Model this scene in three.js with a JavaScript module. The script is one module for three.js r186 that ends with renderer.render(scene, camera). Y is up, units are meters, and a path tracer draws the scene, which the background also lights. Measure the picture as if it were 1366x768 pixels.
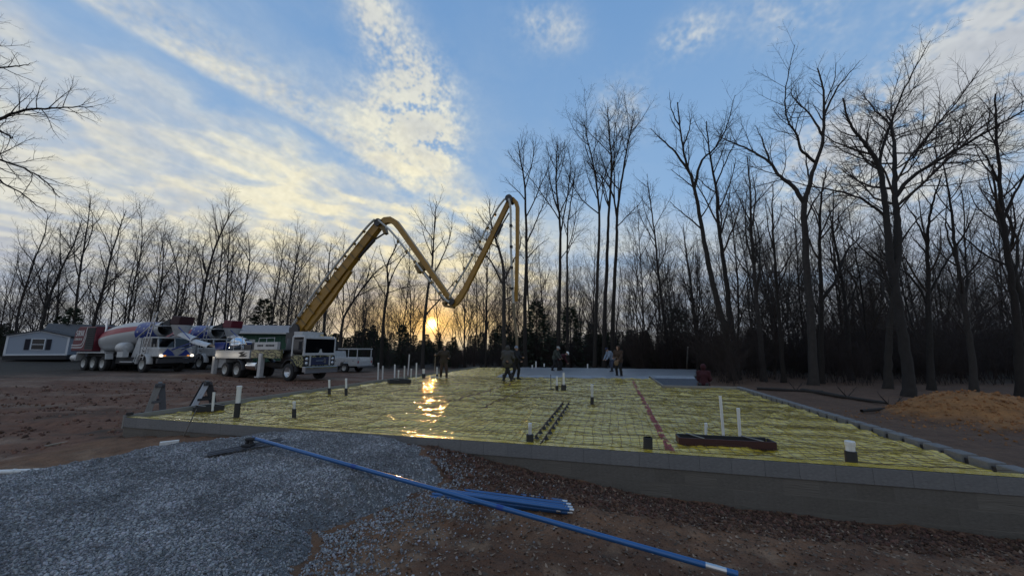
import * as THREE from 'three';
import { mergeGeometries } from 'three/addons/utils/BufferGeometryUtils.js';
import { RoundedBoxGeometry } from 'three/addons/geometries/RoundedBoxGeometry.js';
import { FontLoader } from 'three/addons/loaders/FontLoader.js';
import { TextGeometry } from 'three/addons/geometries/TextGeometry.js';
import { createNoise2D, createNoise3D, createNoise4D } from 'simplex-noise';

// ---------------------------------------------------------------- camera, sky, sun, exposure
const V = (x, y, z) => new THREE.Vector3(x, y, z);
const FOCAL = 496, PITCH = Math.atan(83 / FOCAL), CAM_Y = 2.13;
const scene = new THREE.Scene();
const camera = new THREE.PerspectiveCamera(2 * Math.atan(384 / FOCAL) * 180 / Math.PI, 1366 / 768, 0.05, 3000);
camera.position.set(0, CAM_Y, 0);
camera.rotation.x = PITCH;
const renderer = new THREE.WebGLRenderer({ antialias: true });
renderer.toneMapping = THREE.LinearToneMapping;
renderer.toneMappingExposure = 1.12;
renderer.shadowMap.enabled = true;

// a photo pixel's ray, and where it meets a height or a distance
const ray = (px, py) => { const y = 384 - py; return V(px - 683, y * Math.cos(PITCH) + FOCAL * Math.sin(PITCH), -(FOCAL * Math.cos(PITCH) - y * Math.sin(PITCH))); };
const onPlane = (px, py, h) => { const r = ray(px, py); return r.multiplyScalar((h - CAM_Y) / r.y).add(V(0, CAM_Y, 0)); };
const atDepth = (px, py, d) => { const r = ray(px, py); return r.multiplyScalar(-d / r.z).add(V(0, CAM_Y, 0)); };

function seeded(a) { return () => { a |= 0; a = a + 0x6D2B79F5 | 0; let t = Math.imul(a ^ a >>> 15, 1 | a); t = t + Math.imul(t ^ t >>> 7, 61 | t) ^ t; return ((t ^ t >>> 14) >>> 0) / 4294967296; }; }
const clamp = THREE.MathUtils.clamp, lerp = THREE.MathUtils.lerp;
const smooth = (a, b, x) => { const t = clamp((x - a) / (b - a), 0, 1); return t * t * (3 - 2 * t); };
const n2 = createNoise2D(seeded(11)), n3 = createNoise3D(seeded(12)), n4 = createNoise4D(seeded(13));
const fbm2 = (x, y, o) => { let s = 0, a = 0.5; for (let i = 0; i < o; i++) { s += a * n2(x, y); x = x * 2.03 + 7.1; y = y * 2.03 - 3.7; a *= 0.5; } return s; };
const fbm3 = (x, y, z, o) => { let s = 0, a = 0.5; for (let i = 0; i < o; i++) { s += a * n3(x, y, z); x = x * 2.03 + 7.1; y = y * 2.03 - 3.7; z = z * 2.03 + 1.3; a *= 0.5; } return s; };

const SUN = ray(576, 432).normalize();
function makeSky() {
  const W = 3072, H = 1536, data = new Float32Array(W * H * 4);
  const plane = (d) => { const k = 1 / (Math.max(d.y, 0) + 0.08); return [d.x * k, d.z * k]; };
  const [ax, az] = plane(ray(110, 0).normalize());
  const [bx, bz] = plane(ray(640, 300).normalize());
  const L = Math.hypot(bx - ax, bz - az), tx = (bx - ax) / L, tz = (bz - az) / L, nx = tz, nz = -tx;
  // clouds that stand alone: direction, angular radius in degrees, strength
  const lone = [[492, 8, 2.6, 0.7], [512, 42, 3.2, 0.75], [548, 88, 3.0, 0.8], [566, 130, 4.2, 1], [556, 172, 5, 1.05], [530, 205, 5, 0.9], [575, 205, 4, 0.9], [500, 150, 4.5, 0.6],
    [705, 28, 2.6, 0.3], [738, 36, 3.0, 0.36], [765, 44, 2.2, 0.25], [945, 36, 2.2, 0.4], [915, 48, 2.4, 0.42], [890, 60, 1.8, 0.25], [1212, 158, 4, 0.8], [1185, 215, 5.5, 1.0], [1245, 195, 5, 0.95], [1130, 205, 5, 0.8], [1285, 175, 4, 0.6], [1060, 250, 5, 0.5],
    [1340, 40, 6, 0.75], [1320, 90, 5, 0.6], [1390, 70, 6, 0.7], [1090, 20, 4, 0.35], [830, 150, 4, 0.5], [1020, 10, 3, 0.4]]
    .map(([x, y, r, s]) => { const d = ray(x, y).normalize(); return [d.x, d.y, d.z, r * Math.PI / 180, s]; });
  const out = [0, 0, 0];
  for (let row = H / 2 - 4; row < H; row++) {
    const el = ((row + 0.5) / H - 0.5) * Math.PI, y = Math.sin(el), ce = Math.cos(el), e = Math.max(el, 0) * 180 / Math.PI;
    for (let col = 0; col < W; col++) {
      const a = ((col + 0.5) / W - 0.5) * 2 * Math.PI, x = Math.cos(a) * ce, z = Math.sin(a) * ce;
      const cs = clamp(x * SUN.x + y * SUN.y + z * SUN.z, -1, 1), ang = Math.acos(cs) * 180 / Math.PI;
      // clear air
      const t = smooth(0, 62, e), u = smooth(0, 22, e);
      let r = lerp(lerp(0.43, 0.275, u), 0.118, t), g = lerp(lerp(0.48, 0.44, u), 0.262, t), b = lerp(lerp(0.56, 0.66, u), 0.515, t);
      const away = smooth(40, 150, ang);
      r *= 1 - 0.12 * away; g *= 1 - 0.14 * away; b *= 1 - 0.16 * away;
      // cloud layer
      const k = 1 / (Math.max(y, 0) + 0.08), cx = x * k, cz = z * k;
      const rx = cx - ax, rz = cz - az, along = rx * tx + rz * tz, s = rx * nx + rz * nz;
      const w1 = fbm2(cx * 0.9 + 3, cz * 0.9, 3) * 0.35;
      const fine = fbm2(cx * 3.1 + w1 * 2, cz * 3.1 - w1, 5), grain = 0.5 * fbm2(along * 2.2 + w1 * 0.8 + 0.25 * fine, s * 4.2 + w1 * 1.2 + 0.3 * fine, 7) + 0.4 * fbm2(along * 0.8 + 4, s * 1.2 + w1, 5);
      const hi = fbm3(x * 30, y * 42, z * 30, 4);
      const sp = s + w1 * 0.16 + 0.018 * fine;
      const wide = 1 + 0.5 * smooth(0, 1.8, along);
      let streak = smooth(-0.3 * wide, -0.05, sp) * (1 - smooth(-0.008, 0.05, sp)) * smooth(2.9, 1.9, along) * smooth(-1.6, 0.2, along + 0.4);
      streak *= 0.6 + 0.5 * fine + 0.4 * grain + 0.35 * fbm3(x * 48, y * 70, z * 48, 4);
      const gap = smooth(0.05, 0.3, sp + 0.09 * fine + 0.05 * smooth(0.6, 1.7, along));
      let veil = gap * (0.84 + 0.8 * grain + 0.3 * fine + 0.12 * hi) * (0.62 + 0.38 * smooth(42, 12, e));
      veil = veil * (1 - 0.35 * smooth(1.2, 3.2, s)) + 0.22 * smooth(-1.2, -0.05, sp) * (0.5 + grain) * (1 - gap);
      let dots = 0;
      for (const c of lone) {
        const q = 1 - (x * c[0] + y * c[1] + z * c[2]), rr = c[3] * c[3] * 0.5;
        if (q < rr * 6) dots += c[4] * Math.exp(-q / rr);
      }
      const lace = fbm3(x * 75, y * 95, z * 75, 3); dots = smooth(-0.1, 1.1, dots * (0.64 + 0.75 * fine + 0.6 * hi + 0.42 * lace)) * 0.86;
      // low banks of cloud toward the horizon all round
      const bank = smooth(26, 9, e) * smooth(-0.25, 0.45, fbm2(cx * 0.42 + 9, cz * 0.62, 4) + 0.22);
      const scatter = smooth(-0.45, 0.35, fbm2(cx * 0.8 - 5, cz * 0.8 + 2, 5)) * 0.9 * smooth(0.1, -0.5, -z);
      const cover = clamp(1 - (1 - clamp(streak, 0, 0.92)) * (1 - clamp(veil, 0, 0.94)) * (1 - dots) * (1 - 0.62 * bank) * (1 - scatter), 0, 1);
      const near = Math.exp(-((ang / 34) ** 2)), mid = Math.exp(-((ang / 60) ** 2));
      let lr = 0.54 + 0.22 * mid + 0.1 * near, lg = 0.555 + 0.2 * mid + 0.06 * near, lb = 0.565 + 0.08 * mid - 0.05 * near;
      // thick parts and the low banks are greyer on their undersides
      const thick = smooth(0.1, 0.75, 0.45 - 0.9 * grain + 0.45 * w1) * 0.42 + 0.34 * smooth(17, 7, e);
      const sh = clamp(thick * (0.5 + 0.5 * smooth(50, 12, e)), 0, 0.72);
      lr = lerp(lr, 0.30, sh); lg = lerp(lg, 0.32, sh); lb = lerp(lb, 0.42, sh);
      const gold = smooth(-0.05, 0.5, grain + 0.2 + 0.2 * fine) * near * smooth(3, 12, e) * smooth(38, 16, e) * 0.42;
      lr = lerp(lr, 0.98, gold); lg = lerp(lg, 0.80, gold); lb = lerp(lb, 0.42, gold);
      const mottle = 1 + 0.11 * hi + 0.07 * lace; lr *= mottle; lg *= mottle; lb *= mottle;
      r = lerp(r, lr, cover); g = lerp(g, lg, cover); b = lerp(b, lb, cover);
      // the glow about the low sun, spread along the horizon
      const da = Math.atan2(x, -z) - Math.atan2(SUN.x, -SUN.z), dx = Math.atan2(Math.sin(da), Math.cos(da)) * 180 / Math.PI, dy = (el - Math.asin(SUN.y)) * 180 / Math.PI;
      const w = Math.exp(-((dx / 12) ** 2) - ((dy / 3.0) ** 2)), w2 = Math.exp(-((dx / 20) ** 2) - ((dy / 7.5) ** 2)), core = Math.exp(-((ang / 0.6) ** 2)), halo = Math.exp(-((ang / 2.8) ** 2));
      out[0] = lerp(r, 0.74, 0.55 * w2) + 0.36 * w + 16 * core + 0.4 * halo;
      out[1] = lerp(g, 0.55, 0.5 * w2) + 0.1 * w + 9.5 * core + 0.17 * halo;
      out[2] = lerp(b, 0.34, 0.6 * w2) - 0.2 * w + 2.6 * core + 0.04 * halo;
      const i = (row * W + col) * 4;
      data[i] = out[0]; data[i + 1] = out[1]; data[i + 2] = Math.max(0.03, out[2]); data[i + 3] = 1;
    }
  }
  for (let i = 0; i < (H / 2 - 4) * W; i++) { data[i * 4] = 0.06; data[i * 4 + 1] = 0.055; data[i * 4 + 2] = 0.05; data[i * 4 + 3] = 1; }
  const tex = new THREE.DataTexture(data, W, H, THREE.RGBAFormat, THREE.FloatType);
  tex.mapping = THREE.EquirectangularReflectionMapping; tex.magFilter = THREE.LinearFilter; tex.needsUpdate = true;
  return tex;
}
scene.background = makeSky();
scene.environment = scene.background;
const sun = new THREE.DirectionalLight(new THREE.Color().setRGB(1.0, 0.52, 0.17), 0.55);
sun.name = 'sun';
sun.position.copy(SUN).multiplyScalar(200); sun.target.position.set(0, 0, 0);
sun.castShadow = true; sun.shadow.radius = 2; sun.shadow.mapSize.set(4096, 4096);
Object.assign(sun.shadow.camera, { left: -60, right: 60, top: 60, bottom: -20, near: 1, far: 400 });
scene.add(sun, sun.target);

// ---------------------------------------------------------------- helpers for things, parts, textures, geometry
const taken = new Set();
function numbered(name) {
  if (!taken.has(name)) { taken.add(name); return name; }
  for (let i = 1; ; i++) { const n = name + '_' + String(i).padStart(3, '0'); if (!taken.has(n)) { taken.add(n); return n; } }
}
function tag(o, label, category, group) { if (label) o.userData.label = label; if (category) o.userData.category = category; if (group) o.userData.group = group; return o; }
function thing(name, label, category, position = V(0, 0, 0), turn = 0, group) {
  const o = new THREE.Group(); o.name = numbered(name); o.position.copy(position); o.rotation.y = turn; scene.add(o); o.updateMatrixWorld(true);
  return tag(o, label, category, group);
}
function mesh(name, geometry, material, parent = scene) {
  const m = new THREE.Mesh(geometry, material); m.castShadow = m.receiveShadow = true;
  m.name = parent === scene ? numbered(name) : name; parent.add(m); return m;
}
function part(parent, name, geometry, material, kind) { const m = mesh(name, Array.isArray(geometry) ? merge(geometry) : geometry, material, parent); if (kind) m.userData.kind = kind; return m; }
function struct(name, geometry, material) { const m = mesh(name, geometry, material); m.userData.kind = 'structure'; return m; }
function merge(list) { return list.length === 1 ? list[0] : mergeGeometries(list.map((g) => { const h = g.index ? g.toNonIndexed() : g; for (const k of Object.keys(h.attributes)) if (!['position', 'normal', 'uv'].includes(k)) h.deleteAttribute(k); if (!h.attributes.uv) h.setAttribute('uv', new THREE.BufferAttribute(new Float32Array(h.attributes.position.count * 2), 2)); return h; })); }
const M4 = () => new THREE.Matrix4();
function box(sx, sy, sz, x = 0, y = 0, z = 0, rx = 0, ry = 0, rz = 0, bevel = 0.012) {
  const b = Math.min(bevel, sx * 0.3, sy * 0.3, sz * 0.3);
  const g = bevel > 0 ? new RoundedBoxGeometry(sx, sy, sz, 1, b) : new THREE.BoxGeometry(sx, sy, sz);
  return g.applyMatrix4(M4().makeRotationFromEuler(new THREE.Euler(rx, ry, rz))).translate(x, y, z);
}
function rod(a, b, r, sides = 8, r2 = r) {
  const d = b.clone().sub(a), g = new THREE.CylinderGeometry(r2, r, d.length(), sides);
  return g.translate(0, d.length() / 2, 0).applyQuaternion(new THREE.Quaternion().setFromUnitVectors(V(0, 1, 0), d.normalize())).translate(a.x, a.y, a.z);
}
function pipeAlong(points, r, sides = 8, seg = 24) { return new THREE.TubeGeometry(new THREE.CatmullRomCurve3(points), seg, r, sides); }
function prism(pts, depth, bevel = 0.01) { // outline in x,y pushed to +-depth/2 in z
  const s = new THREE.Shape(pts.map((p) => new THREE.Vector2(p[0], p[1])));
  return new THREE.ExtrudeGeometry(s, { depth: depth - 2 * bevel, bevelEnabled: bevel > 0, bevelThickness: bevel, bevelSize: bevel, bevelOffset: -bevel, bevelSegments: 1, steps: 1, curveSegments: 6 }).translate(0, 0, -depth / 2 + bevel);
}
function noiseTexture(size, fn, srgb) { // fn(u, v) in 0..1 -> [r, g, b] in 0..1 or a number; tile by wrapping the noise domain on a torus is done by fn
  const d = new Uint8Array(size * size * 4);
  for (let y = 0; y < size; y++) for (let x = 0; x < size; x++) {
    const c = fn(x / size, y / size), i = (y * size + x) * 4;
    for (let k = 0; k < 3; k++) d[i + k] = clamp((Array.isArray(c) ? c[k] : c) * 255, 0, 255);
    d[i + 3] = 255;
  }
  const t = new THREE.DataTexture(d, size, size); t.wrapS = t.wrapT = THREE.RepeatWrapping; t.magFilter = THREE.LinearFilter;
  if (srgb) t.colorSpace = THREE.SRGBColorSpace; t.needsUpdate = true; return t;
}
// noise that tiles over 0..1
const tile = (u, v, f, o, seed = 0) => { let s = 0, a = 0.5; for (let i = 0; i < o; i++) { const R = f / (2 * Math.PI), A = u * 2 * Math.PI, B = v * 2 * Math.PI; s += a * n4(R * Math.cos(A) + seed, R * Math.sin(A), R * Math.cos(B) - seed, R * Math.sin(B)); f *= 2; a *= 0.5; } return s; };
const mat = (r, g, b, rough = 0.8, more = {}) => new THREE.MeshStandardMaterial({ color: new THREE.Color().setRGB(r, g, b), roughness: rough, ...more });
const grain = noiseTexture(256, (u, v) => 0.5 + 0.6 * tile(u, v, 24, 4, 3));
const grime = noiseTexture(512, (u, v) => { const a = tile(u, v, 5, 5, 8), b = tile(u, v, 40, 3, 2); return clamp(0.86 + 0.26 * a + 0.16 * b, 0.3, 1); });
const rep = (t, x, y = x) => { const c = t.clone(); c.repeat.set(x, y); c.needsUpdate = true; return c; };
const paint = (r, g, b, rough = 0.45) => new THREE.MeshPhysicalMaterial({ color: new THREE.Color().setRGB(r, g, b), roughness: rough, clearcoat: 0.35, clearcoatRoughness: 0.25, map: grime });
const MT = {
  white: paint(0.52, 0.53, 0.53), offwhite: mat(0.6, 0.6, 0.57, 0.6, { map: grime }), maroon: mat(0.13, 0.008, 0.02, 0.55, { map: grime }), blue: paint(0.02, 0.05, 0.28),
  black: mat(0.02, 0.02, 0.022, 0.7), rubber: mat(0.025, 0.025, 0.026, 0.9, { bumpMap: grain, bumpScale: 0.004 }), steel: mat(0.35, 0.36, 0.38, 0.35, { metalness: 0.9 }), darksteel: mat(0.06, 0.06, 0.065, 0.55, { metalness: 0.4 }),
  chrome: mat(0.75, 0.76, 0.78, 0.12, { metalness: 1 }), glass: new THREE.MeshPhysicalMaterial({ color: 0x0b0e12, roughness: 0.06, ior: 1.5 }), ochre: paint(0.37, 0.19, 0.012, 0.5), ochredark: paint(0.2, 0.12, 0.02, 0.6),
  alu: mat(0.6, 0.61, 0.62, 0.32, { metalness: 0.85 }), pvc: mat(0.78, 0.78, 0.75, 0.4, { map: grime }), blacksleeve: mat(0.018, 0.018, 0.02, 0.6),
  wood: mat(0.3, 0.24, 0.17, 0.85, { map: grime }), greywood: mat(0.26, 0.25, 0.23, 0.9, { map: grime }), bluepole: new THREE.MeshPhysicalMaterial({ color: new THREE.Color().setRGB(0.02, 0.12, 0.33), roughness: 0.36, metalness: 0.25, clearcoat: 0.5, map: grime }),
  redtape: mat(0.36, 0.05, 0.035, 0.5, { map: grime }), rust: mat(0.07, 0.045, 0.035, 0.85), oldsteel: mat(0.09, 0.08, 0.07, 0.6, { metalness: 0.5 }),
};

// tubes gathered into one mesh
class GB {
  constructor() { this.p = []; this.n = []; this.t = []; this.i = []; }
  tube(pts, radii, sides, point = false) { // along points, radius at each; a pointed end if wanted
    const base = this.p.length / 3, n = pts.length, T = V(), N = V(), B = V(), C = V(); let len = 0;
    for (let k = 0; k < n; k++) {
      T.subVectors(pts[Math.min(k + 1, n - 1)], pts[Math.max(k - 1, 0)]).normalize();
      if (k === 0) N.set(0, 0, 1).cross(T).lengthSq() < 0.05 ? N.set(1, 0, 0) : N.set(0, 0, 1); 
      N.addScaledVector(T, -N.dot(T)); if (N.lengthSq() < 1e-8) N.set(T.y, T.z, T.x).addScaledVector(T, -(T.y * T.x + T.z * T.y + T.x * T.z)); N.normalize(); B.crossVectors(T, N);
      if (k) len += pts[k].distanceTo(pts[k - 1]);
      if (point && k === n - 1) { this.p.push(pts[k].x, pts[k].y, pts[k].z); this.n.push(T.x, T.y, T.z); this.t.push(0, len); break; }
      for (let s = 0; s <= sides; s++) {
        if (s === sides && !this.seam) break;
        const a = s / sides * 2 * Math.PI; C.copy(N).multiplyScalar(Math.cos(a)).addScaledVector(B, Math.sin(a));
        this.p.push(pts[k].x + C.x * radii[k], pts[k].y + C.y * radii[k], pts[k].z + C.z * radii[k]); this.n.push(C.x, C.y, C.z); this.t.push(s / sides, len);
      }
    }
    const w = this.seam ? sides + 1 : sides;
    for (let k = 0; k < n - 1; k++) for (let s = 0; s < sides; s++) {
      const s2 = this.seam ? s + 1 : (s + 1) % sides, a = base + k * w + s, b = base + k * w + s2;
      if (point && k === n - 2) { this.i.push(a, b, base + (n - 1) * w); continue; }
      this.i.push(a, b, a + w, b, b + w, a + w);
    }
    return this;
  }
  get triangles() { return this.i.length / 3; }
  build() {
    const g = new THREE.BufferGeometry();
    g.setAttribute('position', new THREE.Float32BufferAttribute(this.p, 3)); g.setAttribute('normal', new THREE.Float32BufferAttribute(this.n, 3)); g.setAttribute('uv', new THREE.Float32BufferAttribute(this.t, 2)); g.setIndex(this.i); return g;
  }
}

// ---------------------------------------------------------------- the ground, the gravel ramp, the slab
const AZ = 15.2 * Math.PI / 180, CA = Math.cos(AZ), SA = Math.sin(AZ), ORG = onPlane(165, 557, 0.66);
const toUV = (x, z) => { const dx = x - ORG.x, dz = z - ORG.z; return [dx * CA + dz * SA, dx * SA - dz * CA]; };
const slab = (u, v, h) => V(ORG.x + u * CA + v * SA, h, ORG.z + u * SA - v * CA);
const pick = (list, t) => { if (t <= list[0][0]) return list[0][1]; for (let i = 1; i < list.length; i++) if (t <= list[i][0]) { const f = (t - list[i - 1][0]) / (list[i][0] - list[i - 1][0]); return lerp(list[i - 1][1], list[i][1], f); } return list[list.length - 1][1]; };
const BANK = [[-4, 0.2], [0, 0.27], [1.5, 0.35], [3, 0.44], [7.5, 0.56], [8.2, 0.43], [9.2, 0.28], [10.2, 0.16], [11.2, 0.08], [12, 0.02], [15, 0.0], [17, 0.06], [20, 0.12]];
const mounds = [[13.9, -11.6, 2.5, 1.9, 0.78], [15.9, -10.6, 2.2, 1.8, 0.6], [12.9, -9.9, 1.6, 0.9, 0.22]];
const moundAt = (x, z) => { let m = 0; for (const [cx, cz, rx, rz, h] of mounds) { const q = ((x - cx) / rx) ** 2 + ((z - cz) / rz) ** 2; if (q < 1) m = Math.max(m, h * (1 - q) ** 1.25 + 0.12 * h * fbm2(x * 1.6, z * 1.6, 3) * (1 - q)); } return m; };
const RUTS = [[-20, -14, 0.93, 0.36], [-22, -18, 0.98, 0.2], [-18, -11, 0.86, 0.5], [-24, -21, 0.9, 0.44]];
function groundHeight(x, z) {
  const [u, v] = toUV(x, z), far = Math.hypot(x, z);
  let h = 0.2 + 0.33 * smooth(18, 25, -x) + 0.6 * smooth(38, 58, -x) + 0.9 * smooth(60, 160, far);
  h = lerp(h, 0.12, smooth(15.2, 17, u) * smooth(30, 18, far));
  if (v < 0.1) {
    const out = pick([[-4, 0.2], [2, 0.2], [6, 0.26], [9, 0.16], [12, 0.1], [18, 0.12]], u), b = pick(BANK, u);
    h = lerp(h, lerp(b, out, smooth(0, 1.5, -v)), smooth(-8, 0, u) * smooth(12, 4, -v));
  } else if (u > -0.3 && u < 15.4 && v < 27) h = Math.min(h, 0.2);
  if (u < -1 && far < 45 && far > 6) for (const [px, pz, ax, az] of RUTS) { const d = (x - px) * az - (z - pz) * ax + 0.25 * n2(((x - px) * ax + (z - pz) * az) * 0.12, px); for (const o of [-0.95, 0.95]) { const q = (d - o) / 0.2; if (q * q < 9) h += smooth(-1, -2.5, u) * (-0.075 * Math.exp(-q * q) + 0.03 * Math.exp(-((Math.abs(q) - 1.7) ** 2) * 2)); } }
  h += moundAt(x, z);
  const amp = smooth(300, 20, far);
  if (u < -0.5 && far < 60) h += (0.05 * fbm2(x * 0.25 + z * 0.1, z * 1.1, 4) + 0.03 * n2(x * 0.9, z * 2.2)) * smooth(-0.5, -3, u);
  h += 0.045 * fbm2(x * 0.55, z * 0.55, 3) * amp + (far < 24 ? 0.035 * fbm2(x * 2.6, z * 2.6, 4) : 0) + (far < 9 ? 0.014 * Math.abs(fbm2(x * 13, z * 13, 3)) : 0);
  return h;
}
const dirtTone = noiseTexture(1024, (u, v) => { const a = tile(u, v, 6, 6, 1), b = tile(u, v, 60, 4, 4), c = Math.max(0, tile(u, v, 110, 2, 9) - 0.28) * 2.2; const k = clamp(0.72 + 0.42 * a + 0.34 * b + c, 0.2, 1); return [k, k * 0.985, k * 0.96]; });
const dirtBump = noiseTexture(1024, (u, v) => clamp(0.45 + 0.5 * tile(u, v, 14, 6, 6) + 0.3 * Math.abs(tile(u, v, 70, 3, 2)), 0, 1));
const groundMat = new THREE.MeshStandardMaterial({ vertexColors: true, roughness: 0.93, map: rep(dirtTone, 0.5), bumpMap: rep(dirtBump, 0.5), bumpScale: 0.045 });
function makeGround() {
  const N = 470, pos = [], col = [], uv = [], idx = [];
  const warp = (s) => 1.3 * Math.sinh(s * 6.9);
  for (let j = 0; j <= N; j++) for (let i = 0; i <= N; i++) {
    const x = warp(i / N * 2 - 1) + 0.5, z = warp(j / N * 2 - 1) - 4.2, [u, v] = toUV(x, z), far = Math.hypot(x, z);
    pos.push(x, groundHeight(x, z), z); uv.push(x, z);
    const p = fbm2(x * 0.35, z * 0.35, 4), q = fbm2(x * 1.3 + 9, z * 1.3, 4), s = fbm2(x * 0.12 + 4, z * 0.5, 3);
    let c = [0.24, 0.12, 0.062];
    const mixTo = (d, w) => { w = clamp(w, 0, 1); c = c.map((a, k) => lerp(a, d[k], w)); };
    mixTo([0.15, 0.07, 0.036], smooth(-0.1, 0.35, p));
    mixTo([0.33, 0.205, 0.125], smooth(0.05, 0.5, q + 0.4 * s) * 0.7 * (v < 0 ? 1 : 0.4));
    if (v < 0) mixTo([0.2, 0.1, 0.05], smooth(0.0, 0.35, q + 0.35) * smooth(0.9, 0.1, Math.abs(u - 8.2 - 0.35 * v)) + 0.7 * smooth(0.1, 0.4, -p) * smooth(11, 8, u) * smooth(6, 8, u));
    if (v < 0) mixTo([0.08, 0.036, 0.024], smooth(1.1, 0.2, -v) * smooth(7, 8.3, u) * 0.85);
    if (u < 0 && v > -3) { mixTo([0.2, 0.088, 0.05], 0.85); mixTo([0.3, 0.2, 0.14], smooth(0.0, 0.4, s + 0.3 * smooth(24, 40, far)) * 0.8); mixTo([0.05, 0.04, 0.024], smooth(0.1, 0.5, p) * smooth(26, 12, far)); }
    if (u > 15.6 && v > -2) mixTo([0.14, 0.08, 0.05], 0.8);
    mixTo([0.4, 0.185, 0.06], smooth(0.06, 0.22, moundAt(x, z) + 0.1 * q));
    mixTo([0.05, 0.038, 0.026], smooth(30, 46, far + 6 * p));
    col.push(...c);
  }
  for (let j = 0; j < N; j++) for (let i = 0; i < N; i++) { const a = j * (N + 1) + i, b = a + 1, c = a + N + 1, d = c + 1; idx.push(a, c, b, b, c, d); }
  const g = new THREE.BufferGeometry();
  g.setAttribute('position', new THREE.Float32BufferAttribute(pos, 3)); g.setAttribute('uv', new THREE.Float32BufferAttribute(uv, 2)); g.setAttribute('color', new THREE.Float32BufferAttribute(col, 3));
  g.setIndex(idx); g.computeVertexNormals(); return g;
}
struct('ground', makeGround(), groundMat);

// the gravel ramp that runs up to the top of the front wall
const RIGHT = [[-6, 8.7], [-3.4, 8.05], [-2.4, 7.6], [-1.2, 8.0], [-0.76, 8.15], [0, 7.35]], LEFT = [[-6, -1.2], [-4, 0.4], [-2.35, 1.7], [-1.05, 2.4], [-0.3, 3.5], [0, 3.9]], CREST = [[-6, 0.3], [-4, 0.36], [-2.5, 0.45], [-1.2, 0.565], [-0.3, 0.63], [0, 0.645]];
const gravelEdge = (u, v) => { const w = 0.28 * fbm2(u * 1.1, v * 1.1, 4) + 0.1 * fbm2(u * 5, v * 5, 2); return Math.min(u - pick(LEFT, v), pick(RIGHT, v) - u) + w; };
function gravelHeight(u, v) {
  const p = slab(u, v, 0), e = gravelEdge(u, v), g = groundHeight(p.x, p.z);
  return lerp(g - 0.06, Math.max(g + 0.02, pick(CREST, v) + 0.03 * fbm2(u * 0.8, v * 0.8, 3) + 0.012 * fbm2(u * 4, v * 4, 2)), smooth(-0.12, 1.0, e));
}
const gravelMat = mat(0.25, 0.25, 0.25, 0.95, { map: rep(noiseTexture(512, (u, v) => clamp(0.62 + 0.5 * tile(u, v, 50, 3, 5) + 0.2 * tile(u, v, 5, 3, 7), 0.12, 1)), 0.8), bumpMap: rep(noiseTexture(512, (u, v) => clamp(0.5 + 0.7 * tile(u, v, 60, 2, 15), 0, 1)), 0.8), bumpScale: 0.03 });
{
  const NU = 200, NV = 130, pos = [], uv = [], idx = [];
  for (let j = 0; j <= NV; j++) for (let i = 0; i <= NU; i++) { const u = -2 + 12 * i / NU, v = -0.004 - 6.4 * j / NV, p = slab(u, v, gravelHeight(u, v)); pos.push(p.x, p.y, p.z); uv.push(u, v); }
  for (let j = 0; j < NV; j++) for (let i = 0; i < NU; i++) { const a = j * (NU + 1) + i, b = a + 1, c = a + NU + 1, d = c + 1; idx.push(a, c, b, b, c, d); }
  const g = new THREE.BufferGeometry(); g.setAttribute('position', new THREE.Float32BufferAttribute(pos, 3)); g.setAttribute('uv', new THREE.Float32BufferAttribute(uv, 2)); g.setIndex(idx); g.computeVertexNormals();
  struct('gravel_ramp', g, gravelMat);
}
const lump = (seed, flat = 0.75) => { const g = new THREE.IcosahedronGeometry(1, 0), r = seeded(seed), p = g.attributes.position, memo = {}; for (let i = 0; i < p.count; i++) { const k = [p.getX(i), p.getY(i), p.getZ(i)].map((c) => c.toFixed(2)).join(); memo[k] ??= 0.72 + 0.5 * r(); p.setXYZ(i, p.getX(i) * memo[k], p.getY(i) * memo[k] * flat, p.getZ(i) * memo[k] * 0.85); } g.computeVertexNormals(); return g; };
function scatter(name, label, category, geometry, material, count, place, seed) {
  const m = new THREE.InstancedMesh(geometry, material, count), r = seeded(seed), q = new THREE.Quaternion(), e = new THREE.Euler(), c = new THREE.Color(), t = M4();
  let n = 0;
  for (let tries = 0; n < count && tries < count * 12; tries++) {
    const s = place(r); if (!s) continue; // [point, size, colour, tilt]
    e.set((r() - 0.5) * s[3], r() * 6.28, (r() - 0.5) * s[3]); q.setFromEuler(e);
    t.compose(s[0], q, V(s[1] * (0.7 + 0.6 * r()), s[1] * (0.7 + 0.6 * r()), s[1] * (0.7 + 0.6 * r()))); m.setMatrixAt(n, t); m.setColorAt(n, c.setRGB(...s[2])); n++;
  }
  m.count = n; m.name = numbered(name); m.castShadow = m.receiveShadow = true; tag(m, label, category).userData.kind = 'stuff'; scene.add(m); return m;
}
const stoneTone = (r, d = 1) => { const k = 0.13 + 0.28 * r() ** 1.4, w = 0.94 + 0.1 * r(); const q = k * d; return [q * 1.0, q * w, q * (0.98 + 0.06 * r())]; };
scatter('gravel_stones', 'loose grey crushed stones of the gravel ramp at lower left', 'gravel', lump(3), mat(1, 1, 1, 0.9), 150000, (r) => {
  const v = -5.2 * r(), u = -0.5 + 9.6 * r(), e = gravelEdge(u, v);
  if (e < -0.02 || (e < 0.5 && r() > 0.35 + e)) return null;
  const p = slab(u, v, 0), near = Math.hypot(p.x, p.z); if (near > 6.5 && r() > 0.75) return null;
  const s = 0.006 + 0.01 * r() ** 2 + (r() < 0.05 ? 0.009 : 0); p.y = gravelHeight(u, v) + s * 0.25; if (Math.abs(v) < s + 0.01) return null; return [p, s, stoneTone(r, 0.95 + 0.55 * fbm2(u * 0.7, v * 0.9, 3) + 0.15 * fbm2(u * 4, v * 4, 2)), 3];
}, 21);
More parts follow.
